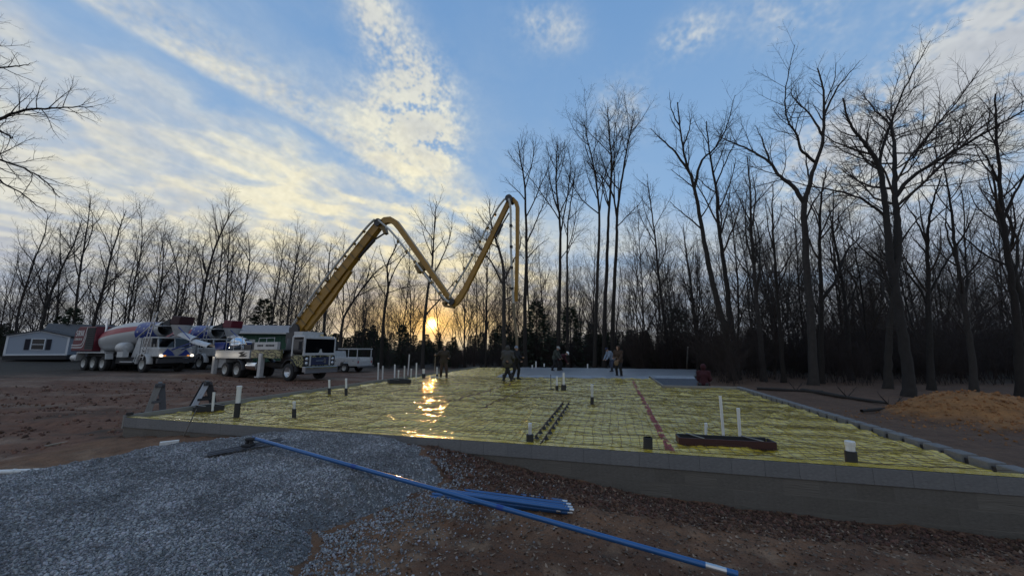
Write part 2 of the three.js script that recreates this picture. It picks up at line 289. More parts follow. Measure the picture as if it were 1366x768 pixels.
scatter('scattered_stones', 'single grey stones strewn over the dirt beside the gravel', 'stones', lump(4), mat(1, 1, 1, 0.9), 9000, (r) => {
  const v = -0.1 - 5 * r(), u = 6.6 + 3.4 * r(), e = gravelEdge(u, v); if (e > 0.05 || r() > Math.exp(e * 2.6)) return null;
  const p = slab(u, v, 0), s = 0.006 + 0.012 * r() ** 2; p.y = groundHeight(p.x, p.z) + s * 0.3; return [p, s, stoneTone(r), 3];
}, 22);
const dirtShade = (r) => { const k = 0.035 + 0.085 * r() ** 1.4; return [k * 1.35, k * (0.62 + 0.16 * r()), k * 0.46]; };
scatter('soil_clods', 'dark crumbly clods of soil banked along the front wall', 'soil', lump(5, 0.85), mat(1, 1, 1, 0.97, { bumpMap: grain, bumpScale: 0.004 }), 16000, (r) => {
  const bank = r() < 0.62, u = bank ? 7 + 9.5 * r() : 6.8 + 10 * r(), v = bank ? -0.03 - 0.85 * r() ** 1.5 : -0.1 - 5.2 * r(); if (gravelEdge(u, v) > 0.1) return null;
  const p = slab(u, v, 0), s = bank ? 0.007 + 0.024 * r() ** 2.6 : 0.004 + 0.012 * r() ** 2; p.y = groundHeight(p.x, p.z) + s * 0.2; if (v > -s - 0.02) return null; return [p, s, dirtShade(r), 3];
}, 23);
scatter('yard_clods', 'dark clods strewn over the bare yard at left', 'soil', lump(9, 0.7), mat(1, 1, 1, 0.97), 7000, (r) => {
  const u = -0.3 - 16 * r(), v = -4 + 18 * r(), p = slab(u, v, 0); if (p.z > -3.5) return null; if (fbm2(u * 0.6, v * 0.6, 3) < 0.05 * r()) return null;
  const s = 0.012 + 0.05 * r() ** 3; p.y = groundHeight(p.x, p.z) + s * 0.15; return [p, s, dirtShade(r).map((c) => c * 1.3), 3];
}, 26);
scatter('mound_clods', 'orange clay crumbs lying on the dirt mound at right', 'soil', lump(6, 0.85), mat(1, 1, 1, 0.97), 2600, (r) => {
  const x = 10.4 + 6.4 * r(), z = -13.6 + 5.2 * r(), m = moundAt(x, z); if (m < 0.01 && r() > 0.2) return null;
  const s = 0.012 + 0.04 * r() ** 3, k = 0.7 + 0.5 * r(); return [V(x, groundHeight(x, z) + s * 0.2, z), s, [0.28 * k, 0.13 * k, 0.05 * k], 3];
}, 24);
{
  const leaf = new THREE.PlaneGeometry(2, 1.2, 2, 1), p = leaf.attributes.position;
  for (let i = 0; i < p.count; i++) { p.setZ(i, 0.35 * p.getX(i) ** 2 - 0.15); if (Math.abs(p.getX(i)) > 0.5) p.setY(i, p.getY(i) * 0.35); }
  leaf.rotateX(-Math.PI / 2); leaf.computeVertexNormals();
  scatter('dead_leaves', 'dead brown leaves and chips lying on the foreground dirt', 'leaves', leaf, mat(1, 1, 1, 0.85, { side: THREE.DoubleSide }), 9000, (r) => {
    const u = 7.4 + 9 * r(), v = -0.15 - 5 * r() ** 1.3; if (gravelEdge(u, v) > -0.1) return null;
    const x = slab(u, v, 0), s = 0.010 + 0.016 * r() ** 1.5, k = 0.06 + 0.22 * r() ** 1.6; x.y = groundHeight(x.x, x.z) + 0.008; return [x, s, [k * 1.15, k * 0.8, k * 0.55], 0.9];
  }, 25);
}

// yellow membrane: left edge runs out a little toward the back
const leftEdge = (v) => -0.05 * v;
const inFilm = (u, v) => v <= 26.3 && u >= leftEdge(v) + 0.02 && (u <= 12.4 || v <= 11.2) && u <= 15.2;
const lay = (u, v) => lerp(0.668, 0.6, smooth(0.16, 0.4, v));
const FOLDS = [[-0.2, 2.6, 6.5, 9.5], [1.2, 0.5, 4.5, 12], [3.1, 0.2, 2.2, 7], [2.5, 5, 7.9, 8.6], [7, 1, 4.8, 7.5], [8.9, 0.6, 8.1, 6.4], [6.1, 0.3, 7.6, 4.4], [10, 5, 12.1, 8.3], [12.6, 1.6, 14.9, 5.8], [11.9, 6, 13.4, 10.6], [3.6, 9, 8.8, 12.8], [0.6, 11.5, 3.4, 14.8], [9.6, 9.4, 12, 14.2]];
function filmHeight(u, v) {
  const w = fbm2(u * 0.5, v * 0.5, 2) * 0.8, ridge = (x) => 1 - Math.abs(x);
  const wv = 0.25 * n2(u * 1.7 + 3, v * 1.7);
  let h = 0.042 * n2(u * 0.75 + w, v * 1.25) + 0.034 * ridge(n2(u * 1.5 + w * 1.5 + 9, v * 2.3 + wv)) + 0.016 * ridge(n2((u + v) * 1.9 + wv, (u - v) * 3.4 + 4));
  h += 0.009 * ridge(n2(u * 5 + wv * 2, v * 6.5)) * smooth(16, 5, v);
  for (const [a, b, c, d] of FOLDS) { const L = Math.hypot(c - a, d - b), px = u - a, pv = v - b, t = (px * (c - a) + pv * (d - b)) / L, s = (px * (d - b) - pv * (c - a)) / L + 0.12 * n2(t * 0.7, a); if (t > 0 && t < L) h += 0.04 * Math.exp(-((s / 0.04) ** 2)) * smooth(0, 0.6, t) * smooth(L, L - 0.6, t); }
  return lay(u, v) + 0.8 * (h - 0.045) * smooth(0.1, 0.5, v);
}
const filmMat = new THREE.MeshPhysicalMaterial({ color: new THREE.Color().setRGB(0.74, 0.52, 0.05), roughness: 0.1, ior: 1.66, clearcoat: 0.6, clearcoatRoughness: 0.07, side: THREE.DoubleSide,
  bumpMap: rep(noiseTexture(1024, (u, v) => { const a = 1 - Math.abs(tile(u, v, 16, 3, 3)) * 1.7, b = 1 - Math.abs(tile(u, v, 38, 3, 6)) * 1.6; return clamp(0.15 + 0.5 * a + 0.35 * b, 0, 1); }), 0.62), bumpScale: 0.011,
  map: rep(noiseTexture(512, (u, v) => { const a = tile(u, v, 4, 4, 2), d = Math.max(0, tile(u, v, 22, 4, 12) - 0.2) * 1.4; const k = clamp(0.9 + 0.12 * a - d, 0.3, 1); return [k, k, k * 0.92]; }), 0.3) });
const sheetOf = (NU, NV, u0, u1, v0, v1, height, keep, curve = 1) => {
  const pos = [], uv = [], idx = [];
  for (let j = 0; j <= NV; j++) for (let i = 0; i <= NU; i++) { const u = lerp(u0, u1, i / NU), v = lerp(v0, v1, (j / NV) ** curve), p = slab(u, v, height(u, v)); pos.push(p.x, p.y, p.z); uv.push(u, v); }
  for (let j = 0; j < NV; j++) for (let i = 0; i < NU; i++) { const v = lerp(v0, v1, ((j + 0.5) / NV) ** curve), u = lerp(u0, u1, (i + 0.5) / NU); if (!keep(u, v)) continue; const a = j * (NU + 1) + i, b = a + 1, c = a + NU + 1, d = c + 1; idx.push(a, b, c, b, d, c); }
  const g = new THREE.BufferGeometry(); g.setAttribute('position', new THREE.Float32BufferAttribute(pos, 3)); g.setAttribute('uv', new THREE.Float32BufferAttribute(uv, 2)); g.setIndex(idx); g.computeVertexNormals(); return g;
};
tag(mesh('vapor_barrier', sheetOf(400, 430, -1.3, 15.2, 0.012, 26.3, filmHeight, inFilm, 1.75), filmMat), 'crinkled yellow plastic vapor barrier covering the slab area', 'plastic sheet');
// red tape over the seams
function tape(u0, v0, u1, v1, w, label, dark) {
  const n = 90, pos = [], uv = [], idx = [], L = Math.hypot(u1 - u0, v1 - v0), nu = (v1 - v0) / L, nv = -(u1 - u0) / L;
  for (let i = 0; i <= n; i++) for (let k = 0; k <= 3; k++) { const t = i / n, o = (k / 3 - 0.5) * w + 0.02 * n2(t * 9, 3), u = lerp(u0, u1, t) + nu * o, v = lerp(v0, v1, t) + nv * o, p = slab(u, v, filmHeight(u, v) + 0.005); pos.push(p.x, p.y, p.z); uv.push(k / 3, t * L); }
  for (let i = 0; i < n; i++) for (let k = 0; k < 3; k++) { const a = i * 4 + k; idx.push(a, a + 1, a + 4, a + 1, a + 5, a + 4); }
  const g = new THREE.BufferGeometry(); g.setAttribute('position', new THREE.Float32BufferAttribute(pos, 3)); g.setAttribute('uv', new THREE.Float32BufferAttribute(uv, 2)); g.setIndex(idx); g.computeVertexNormals();
  tag(mesh('seam_tape', g, dark ? mat(0.2, 0.07, 0.04, 0.6, { map: grime, side: THREE.DoubleSide }) : mat(0.36, 0.05, 0.035, 0.5, { map: grime, side: THREE.DoubleSide })), label, 'tape');
}
tape(11.3, 0.1, 11.36, 14.6, 0.11, 'long red seam tape running past the black box with three pipes', false);
tape(5.6, 3.2, 5.9, 11.6, 0.07, 'thin faded red seam tape left of the slab middle', true);
tape(7.0, 3.6, 7.0, 12.4, 0.05, 'short rusty seam tape next to the paired white pipes', true);

// welded wire mesh on the membrane
{
  const o = thing('wire_mesh', 'rusty welded wire mesh laid flat over the yellow sheet', 'wire mesh');
  const wire = (pts, r) => { const g = new GB(); g.tube(pts, pts.map(() => r), 3); return g.build(); };
  const hgt = (u, v) => filmHeight(u, v) + 0.018 + 0.012 * (0.5 + 0.5 * n2(u * 0.7, v * 0.7));
  for (let u = 0.2; u < 15.1; u += 0.152) {
    const pts = [], end = u > 12.3 ? 11.1 : 15.4; for (let v = 0.24; v <= end; v += v < 6 ? 0.22 : 0.5) { const x = u + 0.012 * n2(u * 9, v * 0.6) + 0.05 * n2(u * 0.35, v * 0.4); pts.push(slab(x, v, hgt(x, v))); }
    part(o, 'long_wire', wire(pts, 0.0034), MT.rust);
  }
  for (let v = 0.3; v < 15.4; v += v < 8 ? 0.152 : 0.304) {
    const pts = [], end = v > 11.1 ? 12.3 : 15.1; for (let u = 0.1; u <= end; u += 0.26) { const y = v + 0.012 * n2(u * 0.6, v * 9) + 0.05 * n2(u * 0.4, v * 0.35); pts.push(slab(u, y, hgt(u, y))); }
    part(o, 'cross_wire', wire(pts, 0.0034), MT.rust);
  }
}

// block walls and form boards round the slab, in the slab's own axes: x to the right along the front, z toward the camera
const slabThing = (name, label, category, group) => thing(name, label, category, V(ORG.x, 0, ORG.z), -AZ, group);
const blockMats = [[0.2, 0.198, 0.195], [0.193, 0.191, 0.189], [0.206, 0.203, 0.2], [0.188, 0.187, 0.185]].map((c) => mat(...c, 0.92, { map: rep(grime, 1.3), bumpMap: rep(grain, 2), bumpScale: 0.004 }));
const dirtyBlocks = [[0.16, 0.145, 0.125], [0.152, 0.137, 0.117], [0.167, 0.152, 0.132]].map((c) => mat(...c, 0.95, { map: rep(grime, 1.3), bumpMap: rep(grain, 2), bumpScale: 0.008 }));
{
  const o = slabThing('foundation_wall', 'long grey concrete block wall along the front of the slab', 'foundation wall'), r = seeded(41);
  const course = [box(0.3985, 0.196, 0.2, 0, 0, 0, 0, 0, 0, 0.003), box(0.398, 0.19, 0.195, 0, 0, 0, 0, 0, 0, 0.005)];
  part(o, 'mortar', box(15.36, 0.85, 0.17, 7.69, 0.22, -0.1, 0, 0, 0, 0), dirtyBlocks[1]);
  for (let c = 0; c < 4; c++) for (let i = 0; i < 39; i++) {
    const m = part(o, 'block', course[c ? 1 : 0], c ? dirtyBlocks[Math.floor(r() * 3)] : blockMats[Math.floor(r() * 4)]);
    m.position.set(0.21 + i * 0.4 + (c % 2 ? 0.2 : 0), 0.562 - c * 0.2, -0.1 - (c ? 0.012 : 0) + 0.0016 * (r() - 0.5)); if (i === 38 && c % 2) m.scale.x = 0.5, m.position.x -= 0.1;
  }
}
{
  const o = slabThing('side_block_wall', 'low block wall edge along the right side of the yellow sheet', 'foundation wall'), r = seeded(42);
  const g = box(0.2, 0.2, 0.31, 0, 0, 0, 0, 0, 0, 0.02), w = box(0.15, 0.13, 0.1, 0, 0, 0, 0, 0, 0, 0.006);
  part(o, 'mortar', box(0.15, 0.8, 11.2, 15.33, 0.1, -5.9, 0, 0, 0, 0), dirtyBlocks[1]);
  for (let i = 0; i < 28; i++) { const m = part(o, 'block', g, blockMats[Math.floor(r() * 4)]); m.position.set(15.33, 0.575 + 0.006 * r(), -0.42 - i * 0.4); m.rotation.z = (r() - 0.5) * 0.03; }
  for (let i = 0; i < 28; i++) { const m = part(o, 'web', w, MT.black); m.position.set(15.33, 0.565, -0.62 - i * 0.4); }
}
function formBoards(label, u0, v0, u1, v1, h, thick, top, flip) {
  const o = thing('form_board', label, 'form board', slab(u0, v0, 0), 0), L = Math.hypot(u1 - u0, v1 - v0), n = Math.max(1, Math.round(L / 3.6)), a = slab(u0, v0, 0), b = slab(u1, v1, 0), dir = b.clone().sub(a).normalize(), turn = Math.atan2(-dir.z, dir.x), r = seeded(Math.round(u0 * 10 + v1 * 7));
  o.rotation.y = turn;
  for (let i = 0; i < n; i++) { const m = part(o, 'plank', box(L / n - 0.006, h, thick, 0, 0, 0, 0, 0, 0, 0.004), MT.greywood); m.position.set((i + 0.5) * L / n, top - h / 2 + 0.006 * (r() - 0.5), 0.004 * (r() - 0.5)); m.rotation.y = 0.002 * (r() - 0.5); }
  for (let i = 0; i <= n * 3; i++) { const m = part(o, 'stake', box(0.05, 0.75, 0.035, 0, 0, 0, 0, 0, 0, 0.003), MT.wood); m.position.set(Math.min(L - 0.06, 0.1 + i * L / (n * 3)), top - 0.42, flip * (thick / 2 + 0.02)); }
}
formBoards('weathered plank form along the left side of the slab', -0.03, 0.0, -1.35, 26.4, 0.28, 0.045, 0.71, 1 - 2);
formBoards('short plank form slanting back at the notch of the slab', 12.45, 11.2, 12.42, 17.2, 0.2, 0.05, 0.68, -1);
formBoards('plank form across the notch beside the kneeling figure', 12.45, 11.2, 15.4, 11.25, 0.2, 0.05, 0.68, 1);

// wet concrete at the back, dark stone fill in the notch
const wetEdge = (u) => 14.6 + 0.5 * fbm2(u * 0.9, 3, 3) + 0.16 * (u - 3);
const wetMat = mat(0.28, 0.29, 0.31, 0.28, { map: rep(grime, 0.22), bumpMap: rep(grain, 0.5), bumpScale: 0.02 });
const wet = struct('wet_concrete', sheetOf(140, 90, 1.6, 17.4, 14, 25.6, (u, v) => { const e = v - (u > 12.35 ? 16.95 : wetEdge(u)), s = smooth(0, 0.5, e) * smooth(-0.3, 0.5, u - lerp(3.9, 2.4, (v - 14) / 11.5) + 0.25 * n2(v, 2)); return lerp(0.5, 0.69 + 0.02 * fbm2(u * 1.6, v * 1.6, 4), s); }, (u, v) => (u < 12.35 || v > 16.9) && v > wetEdge(u) - 0.1 && u < 13.8 + (v - 12) * 0.2 + 0.1 * n2(v, 7) && u > lerp(3.9, 2.4, (v - 14) / 11.5) - 0.6), wetMat);
struct('notch_fill', sheetOf(60, 60, 12.47, 17.2, 11.28, 18.4, (u, v) => 0.56 + 0.02 * fbm2(u * 5, v * 5, 3), (u, v) => u < 13.9 + (v - 12) * 0.2), mat(0.085, 0.09, 0.105, 0.85, { map: rep(grime, 0.6), bumpMap: rep(grain, 1.5), bumpScale: 0.02 }));

// ---------------------------------------------------------------- bare winter trees
const barkBump = noiseTexture(256, (u, v) => clamp(0.5 + 0.55 * tile(u, v * 0.999, 18, 4, 5), 0, 1));
const bark = [[0.034, 0.029, 0.025], [0.028, 0.024, 0.022], [0.046, 0.04, 0.036], [0.026, 0.021, 0.018]].map((c) => mat(...c, 0.95, { map: rep(grime, 1, 0.5), bumpMap: rep(barkBump, 3, 0.5), bumpScale: 0.02 }));
const twigMat = [[0.036, 0.03, 0.027], [0.046, 0.036, 0.03]].map((c) => mat(...c, 0.95));
const sway = (r, a) => V((r() - 0.5) * a, (r() - 0.5) * a, (r() - 0.5) * a);
const around = (dir, angle, spin) => { const n = Math.abs(dir.y) < 0.9 ? V(0, 1, 0) : V(1, 0, 0); const a = V().crossVectors(dir, n).normalize().applyAxisAngle(dir, spin); return dir.clone().applyAxisAngle(a, angle); };
// levels below a limb: segments, sides, spacing of children (m), children's length as a share, spread
const HABIT = [{ seg: 6, sides: 5, gap: 0.3, share: 0.5, up: 0.12 }, { seg: 4, sides: 4, gap: 0.17, share: 0.5, up: 0.09 }, { seg: 3, sides: 3, gap: 0.11, share: 0.55, up: 0.07 }, { seg: 2, sides: 3, up: 0.05 }];
function branch(gb, start, dir, len, r0, level, last, r, fat) {
  const h = HABIT[level], pts = [start.clone()], rad = [r0], d = dir.clone(), end = level >= last, tip = Math.min(r0, Math.max(r0 * 0.3, 0.003 * fat));
  for (let k = 1; k <= h.seg; k++) { d.add(sway(r, level === 0 ? 0.34 : 0.42)); d.y += h.up; d.normalize(); pts.push(pts[k - 1].clone().addScaledVector(d, len / h.seg)); rad.push(lerp(r0, tip, k / h.seg)); }
  gb.tube(pts, rad, h.sides, end);
  if (!end) children(gb, pts, rad, len, level, last, r, fat, 0.22);
}
function children(gb, pts, rad, len, level, last, r, fat, from, sparse = 1) {
  const h = HABIT[level], n = Math.max(2, Math.round(len * (1 - from) / h.gap * sparse / (fat > 1.2 ? 1.35 : 1))), spin0 = r() * 6.28;
  for (let k = 0; k < n; k++) {
    const t = from + (1 - from) * (k + 0.3 + 0.6 * r()) / n, f = Math.min(t, 0.999) * (pts.length - 1), i = Math.floor(f), p = pts[i].clone().lerp(pts[i + 1], f - i), d = V().subVectors(pts[i + 1], pts[i]).normalize(), rr = lerp(rad[i], rad[i + 1], f - i);
    const l = len * h.share * (0.55 + 0.75 * r()) * (1.05 - 0.6 * t); if (l < 0.1) continue;
    branch(gb, p, around(d, 0.5 + 0.5 * r(), spin0 + k * 2.4 + r()), l, Math.max(Math.min(rr * 0.55, 0.005 + l * 0.011), 0.003 * fat), level + 1, last, r, fat);
  }
}
const curve = (pts, n) => new THREE.CatmullRomCurve3(pts, false, 'centripetal').getPoints(n);
// a tree traced as trunk and limbs (points in the world), the finer branches grown on them
function grow(o, trunkPts, r0, limbs, opt, seed) {
  const r = seeded(seed), base = o.position, tr = new GB(), tw = new GB(), last = opt.last ?? 3, fat = opt.fat ?? 1, m = bark[opt.bark ?? seed % 4];
  tr.seam = true;
  const main = curve(trunkPts, Math.max(10, trunkPts.length * 5)).map((p, i) => p.sub(base).add(i ? sway(r, 0.05) : V())), L = main.reduce((s, p, i) => i ? s + p.distanceTo(main[i - 1]) : 0, 0);
  const rad = main.map((_, i) => { const t = i / (main.length - 1); return 0.88 * r0 * (1 - 0.86 * t ** 0.9) * (1 + 0.35 * Math.exp(-t * L / 0.35)) + 0.006; });
  tr.tube(main, rad, opt.sides ?? 9); part(o, 'trunk', tr.build(), m);
  const from = opt.from ?? 0.45, auto = opt.auto ?? 7;
  // every limb gets depth of its own, so that the tree is round, and starts on the stem or limb it springs from
  const stems = [[main, main.map((p) => p.clone())]], grown = [];
  limbs.forEach(([px, lr], k) => {
    const pts = curve(px, px.length * 4).map((p) => p.sub(base)), flat = pts.map((p) => p.clone()), a = (k % 2 ? 1 : -1) * (0.12 + 0.3 * r()), n = pts.length - 1, p0 = pts[0].clone();
    let best = 1e9, off = V(); for (const [f, m] of stems) f.forEach((q, i) => { const dd = q.distanceTo(p0); if (dd < best) { best = dd; off = m[i].clone().sub(p0); } });
    pts.forEach((p, i) => { p.z += a * flat[i].distanceTo(p0) * (i / n); p.add(off).add(sway(r, i ? 0.06 : 0)); });
    stems.push([flat, pts.map((p) => p.clone())]); grown.push([pts, lr]);
  });
  for (const [pts, lr] of grown) { const g = new GB(); g.seam = true; const rd = pts.map((_, i) => lerp(lr, Math.max(0.012, lr * 0.16), i / (pts.length - 1))); g.tube(pts, rd, 6); part(o, 'limb', g.build(), m); const len = pts.reduce((s, p, i) => i ? s + p.distanceTo(pts[i - 1]) : 0, 0); children(tw, pts, rd, Math.max(len, 2.2) * 0.8, 0, last, r, fat, 0.25, opt.dense ?? 1); }
  for (let k = 0; k < auto; k++) {
    const t = from + (0.97 - from) * (k + 0.5 * r()) / auto, f = t * (main.length - 1), i = Math.floor(f), p = main[i].clone(), d = V().subVectors(main[Math.min(i + 1, main.length - 1)], main[i]).normalize();
    const len = (opt.reach ?? L * 0.24) * (0.6 + 0.6 * r()) * (1.1 - 0.55 * (t - from) / (1 - from));
    branch(tw, p, around(d, 0.45 + 0.4 * r(), k * 2.4 + r() + seed), len, Math.min(rad[i] * 0.62, 0.02 + len * 0.014), 0, last, r, fat);
  }
  const tip = main.slice(Math.floor(main.length * 0.72)); children(tw, tip, rad.slice(Math.floor(main.length * 0.72)), L * 0.2, 0, last, r, fat, 0.05);
  if (opt.stubs) for (let k = 0; k < opt.stubs; k++) { const i = Math.floor((0.15 + 0.35 * r()) * main.length); branch(tw, main[i], around(V(0, 1, 0), 0.9 + 0.5 * r(), r() * 6.28), 0.5 + 1.4 * r(), 0.014, 1, last, r, fat); }
  part(o, 'crown', tw.build(), twigMat[seed % 2]);
  return tr.triangles + tw.triangles;
}
let treeTriangles = 0;
function tracedTree(name, label, d, r0, trunkPx, limbsPx, opt, seed, group) {
  const at = (q) => atDepth(q[0], q[1], d), [bx, by] = trunkPx[0], foot = at([bx, by]); foot.y = groundHeight(foot.x, foot.z) - 0.06;
  const o = thing(name, label, 'tree', foot, 0, group), r = seeded(seed + 900);
  const lean = (r() - 0.5) * 0.12, pts = trunkPx.map((q, i) => { const p = i ? at(q) : foot.clone(); p.z += lean * (p.y - foot.y); return p; });
  const limbs = limbsPx.map(([lr, ...px]) => [px.map((q) => { const p = at(q); p.z += lean * (p.y - foot.y); return p; }), lr]);
  treeTriangles += grow(o, pts, r0, limbs, opt, seed); return o;
}
// the big trees at the right edge of the clearing
tracedTree('bare_tree', 'largest bare tree at right, its trunk forking in two low down', 16.6, 0.25, [[1213, 529], [1214, 500], [1209, 450], [1203, 400], [1197, 355], [1194, 320], [1192, 267], [1184, 210], [1172, 190], [1163, 178], [1148, 153], [1140, 120]],
  [[0.17, [1201, 372], [1210, 332], [1216, 290], [1222, 252], [1235, 210], [1254, 161], [1269, 131], [1284, 100], [1296, 72]], [0.1, [1222, 252], [1243, 225], [1277, 202], [1311, 180], [1341, 161], [1378, 138], [1410, 110]], [0.08, [1190, 290], [1186, 278], [1163, 255], [1130, 240], [1095, 227], [1060, 205]],
    [0.07, [1186, 225], [1191, 184], [1197, 150], [1203, 112], [1206, 85]], [0.06, [1254, 161], [1248, 128], [1235, 108], [1233, 78], [1240, 60]], [0.05, [1236, 208], [1258, 192], [1280, 150], [1310, 120]], [0.05, [1200, 395], [1180, 360], [1160, 345]]], { auto: 5, from: 0.6, reach: 2.4, dense: 1.15, stubs: 4 }, 101);
tracedTree('bare_tree', 'tall bare tree right of centre whose trunk splits into a broad V high up', 21.5, 0.26, [[1085, 512], [1084, 460], [1081, 394], [1076, 330], [1075, 270], [1081, 250], [1086, 229], [1099, 191], [1102, 153], [1101, 116], [1094, 88]],
  [[0.13, [1075, 272], [1058, 245], [1046, 233], [1037, 210], [1012, 184], [992, 165], [985, 150]], [0.09, [1090, 215], [1069, 199], [1058, 180], [1039, 165], [1027, 134], [1022, 100]], [0.07, [1100, 180], [1085, 148], [1070, 120], [1078, 88]], [0.07, [1102, 150], [1118, 112], [1132, 92]], [0.06, [1036, 210], [1030, 180], [1026, 150]], [0.06, [1078, 300], [1092, 262], [1112, 240]]], { auto: 6, from: 0.55, reach: 3, dense: 1.3, stubs: 3 }, 102);
tracedTree('bare_tree', 'slimmer bare trunk close right of the V-forked tree, one limb reaching right', 22.3, 0.17, [[1096, 510], [1097, 450], [1098, 394], [1097, 330], [1098, 290], [1101, 255], [1108, 220]], [[0.1, [1098, 398], [1122, 368], [1148, 326], [1182, 304], [1200, 285]], [0.05, [1098, 320], [1110, 285], [1126, 262]]], { auto: 7, stubs: 3 }, 103);
tracedTree('bare_tree', 'left-leaning dark bare tree behind the notch with a spreading crown', 24.5, 0.28, [[978, 509], [975, 480], [969, 440], [957, 390], [946, 335], [939, 290], [931, 244], [922, 214], [916, 185], [910, 127]],
  [[0.09, [924, 222], [905, 191], [890, 170], [880, 150]], [0.1, [931, 244], [941, 206], [958, 190], [970, 165], [975, 130]], [0.06, [917, 190], [930, 160], [938, 125]], [0.05, [912, 160], [900, 140], [893, 122]]], { auto: 6, from: 0.5, reach: 3.2, stubs: 5 }, 104);
tracedTree('bare_tree', 'second left-leaning bare trunk just right of the spreading one', 25.2, 0.24, [[985, 508], [981, 470], [974, 410], [966, 345], [960, 300], [957, 250], [949, 205], [944, 160]], [[0.07, [962, 315], [974, 280], [985, 235]], [0.06, [957, 250], [970, 215], [980, 185]]], { auto: 8, from: 0.45, stubs: 5 }, 105);
tracedTree('bare_tree', 'bare tree with many upright stems between the leaning pair and the V-forked tree', 24, 0.2, [[1020, 511], [1016, 460], [1012, 413], [1008, 360], [1005, 300], [1004, 250], [1000, 205]], [[0.08, [1010, 390], [1020, 340], [1028, 290], [1030, 245]], [0.07, [1008, 355], [994, 310], [985, 262]], [0.06, [1005, 300], [1015, 255], [1022, 215]]], { auto: 8, from: 0.35, stubs: 4 }, 106);
tracedTree('bare_tree', 'bent bare tree leaning left, in front of the V-forked tree', 23.2, 0.15, [[1046, 512], [1040, 450], [1034, 398], [1029, 345], [1024, 295], [1024, 250]], [[0.05, [1033, 390], [1050, 350], [1056, 310]], [0.05, [1028, 335], [1016, 300], [1006, 272]]], { auto: 8, from: 0.35, stubs: 4 }, 107);
tracedTree('bare_tree', 'thick dark bare trunk close left of the largest tree', 19.5, 0.2, [[1184, 513], [1184, 470], [1185, 430], [1188, 385], [1184, 345], [1176, 310], [1172, 270]], [[0.08, [1186, 400], [1170, 355], [1150, 330], [1135, 300]], [0.06, [1184, 345], [1196, 310], [1204, 285]]], { auto: 8, from: 0.4, reach: 3, stubs: 4 }, 108);
tracedTree('bare_tree', 'bare tree close right of the largest tree with arching limbs', 19, 0.17, [[1243, 521], [1240, 470], [1237, 420], [1235, 370], [1233, 320], [1238, 275], [1250, 235]], [[0.06, [1237, 410], [1220, 372], [1206, 350], [1198, 330]], [0.06, [1236, 395], [1258, 350], [1272, 310]], [0.05, [1234, 330], [1222, 290], [1215, 260]]], { auto: 7, from: 0.45, stubs: 5 }, 109);
tracedTree('bare_tree', 'slender bare tree behind the clay mound leaning left', 18.2, 0.16, [[1300, 522], [1296, 465], [1290, 420], [1283, 370], [1275, 315], [1270, 265], [1262, 215]], [[0.06, [1288, 400], [1305, 350], [1318, 300]], [0.05, [1280, 345], [1262, 300], [1256, 260]]], { auto: 8, from: 0.4, stubs: 4 }, 110);
tracedTree('bare_tree', 'strongly left-leaning bare tree at the right edge of the picture', 16.5, 0.19, [[1364, 532], [1357, 480], [1350, 430], [1338, 375], [1324, 310], [1315, 255], [1306, 195], [1300, 140]], [[0.07, [1338, 375], [1352, 330], [1360, 285], [1362, 235]], [0.06, [1322, 300], [1336, 250], [1346, 200]], [0.05, [1314, 250], [1298, 215], [1288, 190]]], { auto: 8, from: 0.5, reach: 3, stubs: 3 }, 111);
tracedTree('bare_tree', 'bare trunk cut by the right edge, upper limbs leaning left', 17.2, 0.18, [[1392, 530], [1378, 430], [1362, 375], [1348, 320], [1338, 270], [1334, 215]], [[0.06, [1352, 335], [1372, 280], [1385, 230]]], { auto: 8, from: 0.4, stubs: 3 }, 112);
tracedTree('bare_tree', 'bare tree with crooked low limbs between V-forked and largest trees', 24.5, 0.17, [[1136, 512], [1135, 455], [1133, 400], [1127, 345], [1122, 300], [1125, 250]], [[0.06, [1134, 415], [1152, 375], [1166, 350], [1180, 335]], [0.06, [1130, 370], [1112, 335], [1104, 305]]], { auto: 8, from: 0.4, stubs: 4 }, 113);
// the slim tall trees behind the pour
tracedTree('bare_tree', 'tallest of the slim trees behind the pour, forked into a narrow V', 38, 0.27, [[818, 489], [818, 443], [821, 380], [825, 320], [826, 285], [832, 240], [841, 190], [848, 160], [853, 140]], [[0.11, [826, 285], [821, 250], [808, 222], [795, 205], [790, 180]], [0.08, [824, 262], [822, 215], [818, 175], [822, 145]], [0.07, [826, 300], [845, 280], [862, 262], [868, 240]]], { auto: 7, from: 0.55, fat: 1.5, last: 3, stubs: 3 }, 120);
tracedTree('bare_tree', 'straight slim tree directly left of the narrow V-forked one', 37, 0.26, [[806, 489], [806, 419], [808, 350], [809, 300], [812, 226], [809, 190], [806, 155]], [[0.07, [810, 285], [800, 240], [797, 205]], [0.06, [811, 240], [820, 205], [824, 180]]], { auto: 8, from: 0.55, fat: 1.5, last: 3 }, 121);
tracedTree('bare_tree', 'straight slim tree, left one of the trio behind the pour', 39, 0.23, [[793, 489], [795, 400], [797, 330], [797, 285], [790, 232], [781, 195], [776, 170]], [[0.07, [797, 290], [803, 245], [802, 200]], [0.06, [795, 270], [780, 240], [772, 215]]], { auto: 8, from: 0.5, fat: 1.5, last: 3 }, 122);
tracedTree('bare_tree', 'broad-topped slim tree to the right of the hanging hose', 38, 0.24, [[744, 488], [746, 419], [747, 350], [747, 299], [742, 250], [742, 215], [744, 195]], [[0.09, [747, 310], [757, 255], [762, 215], [759, 188]], [0.07, [746, 285], [733, 245], [728, 210]], [0.06, [748, 350], [770, 320], [785, 300]]], { auto: 8, from: 0.5, fat: 1.5, last: 3 }, 123);
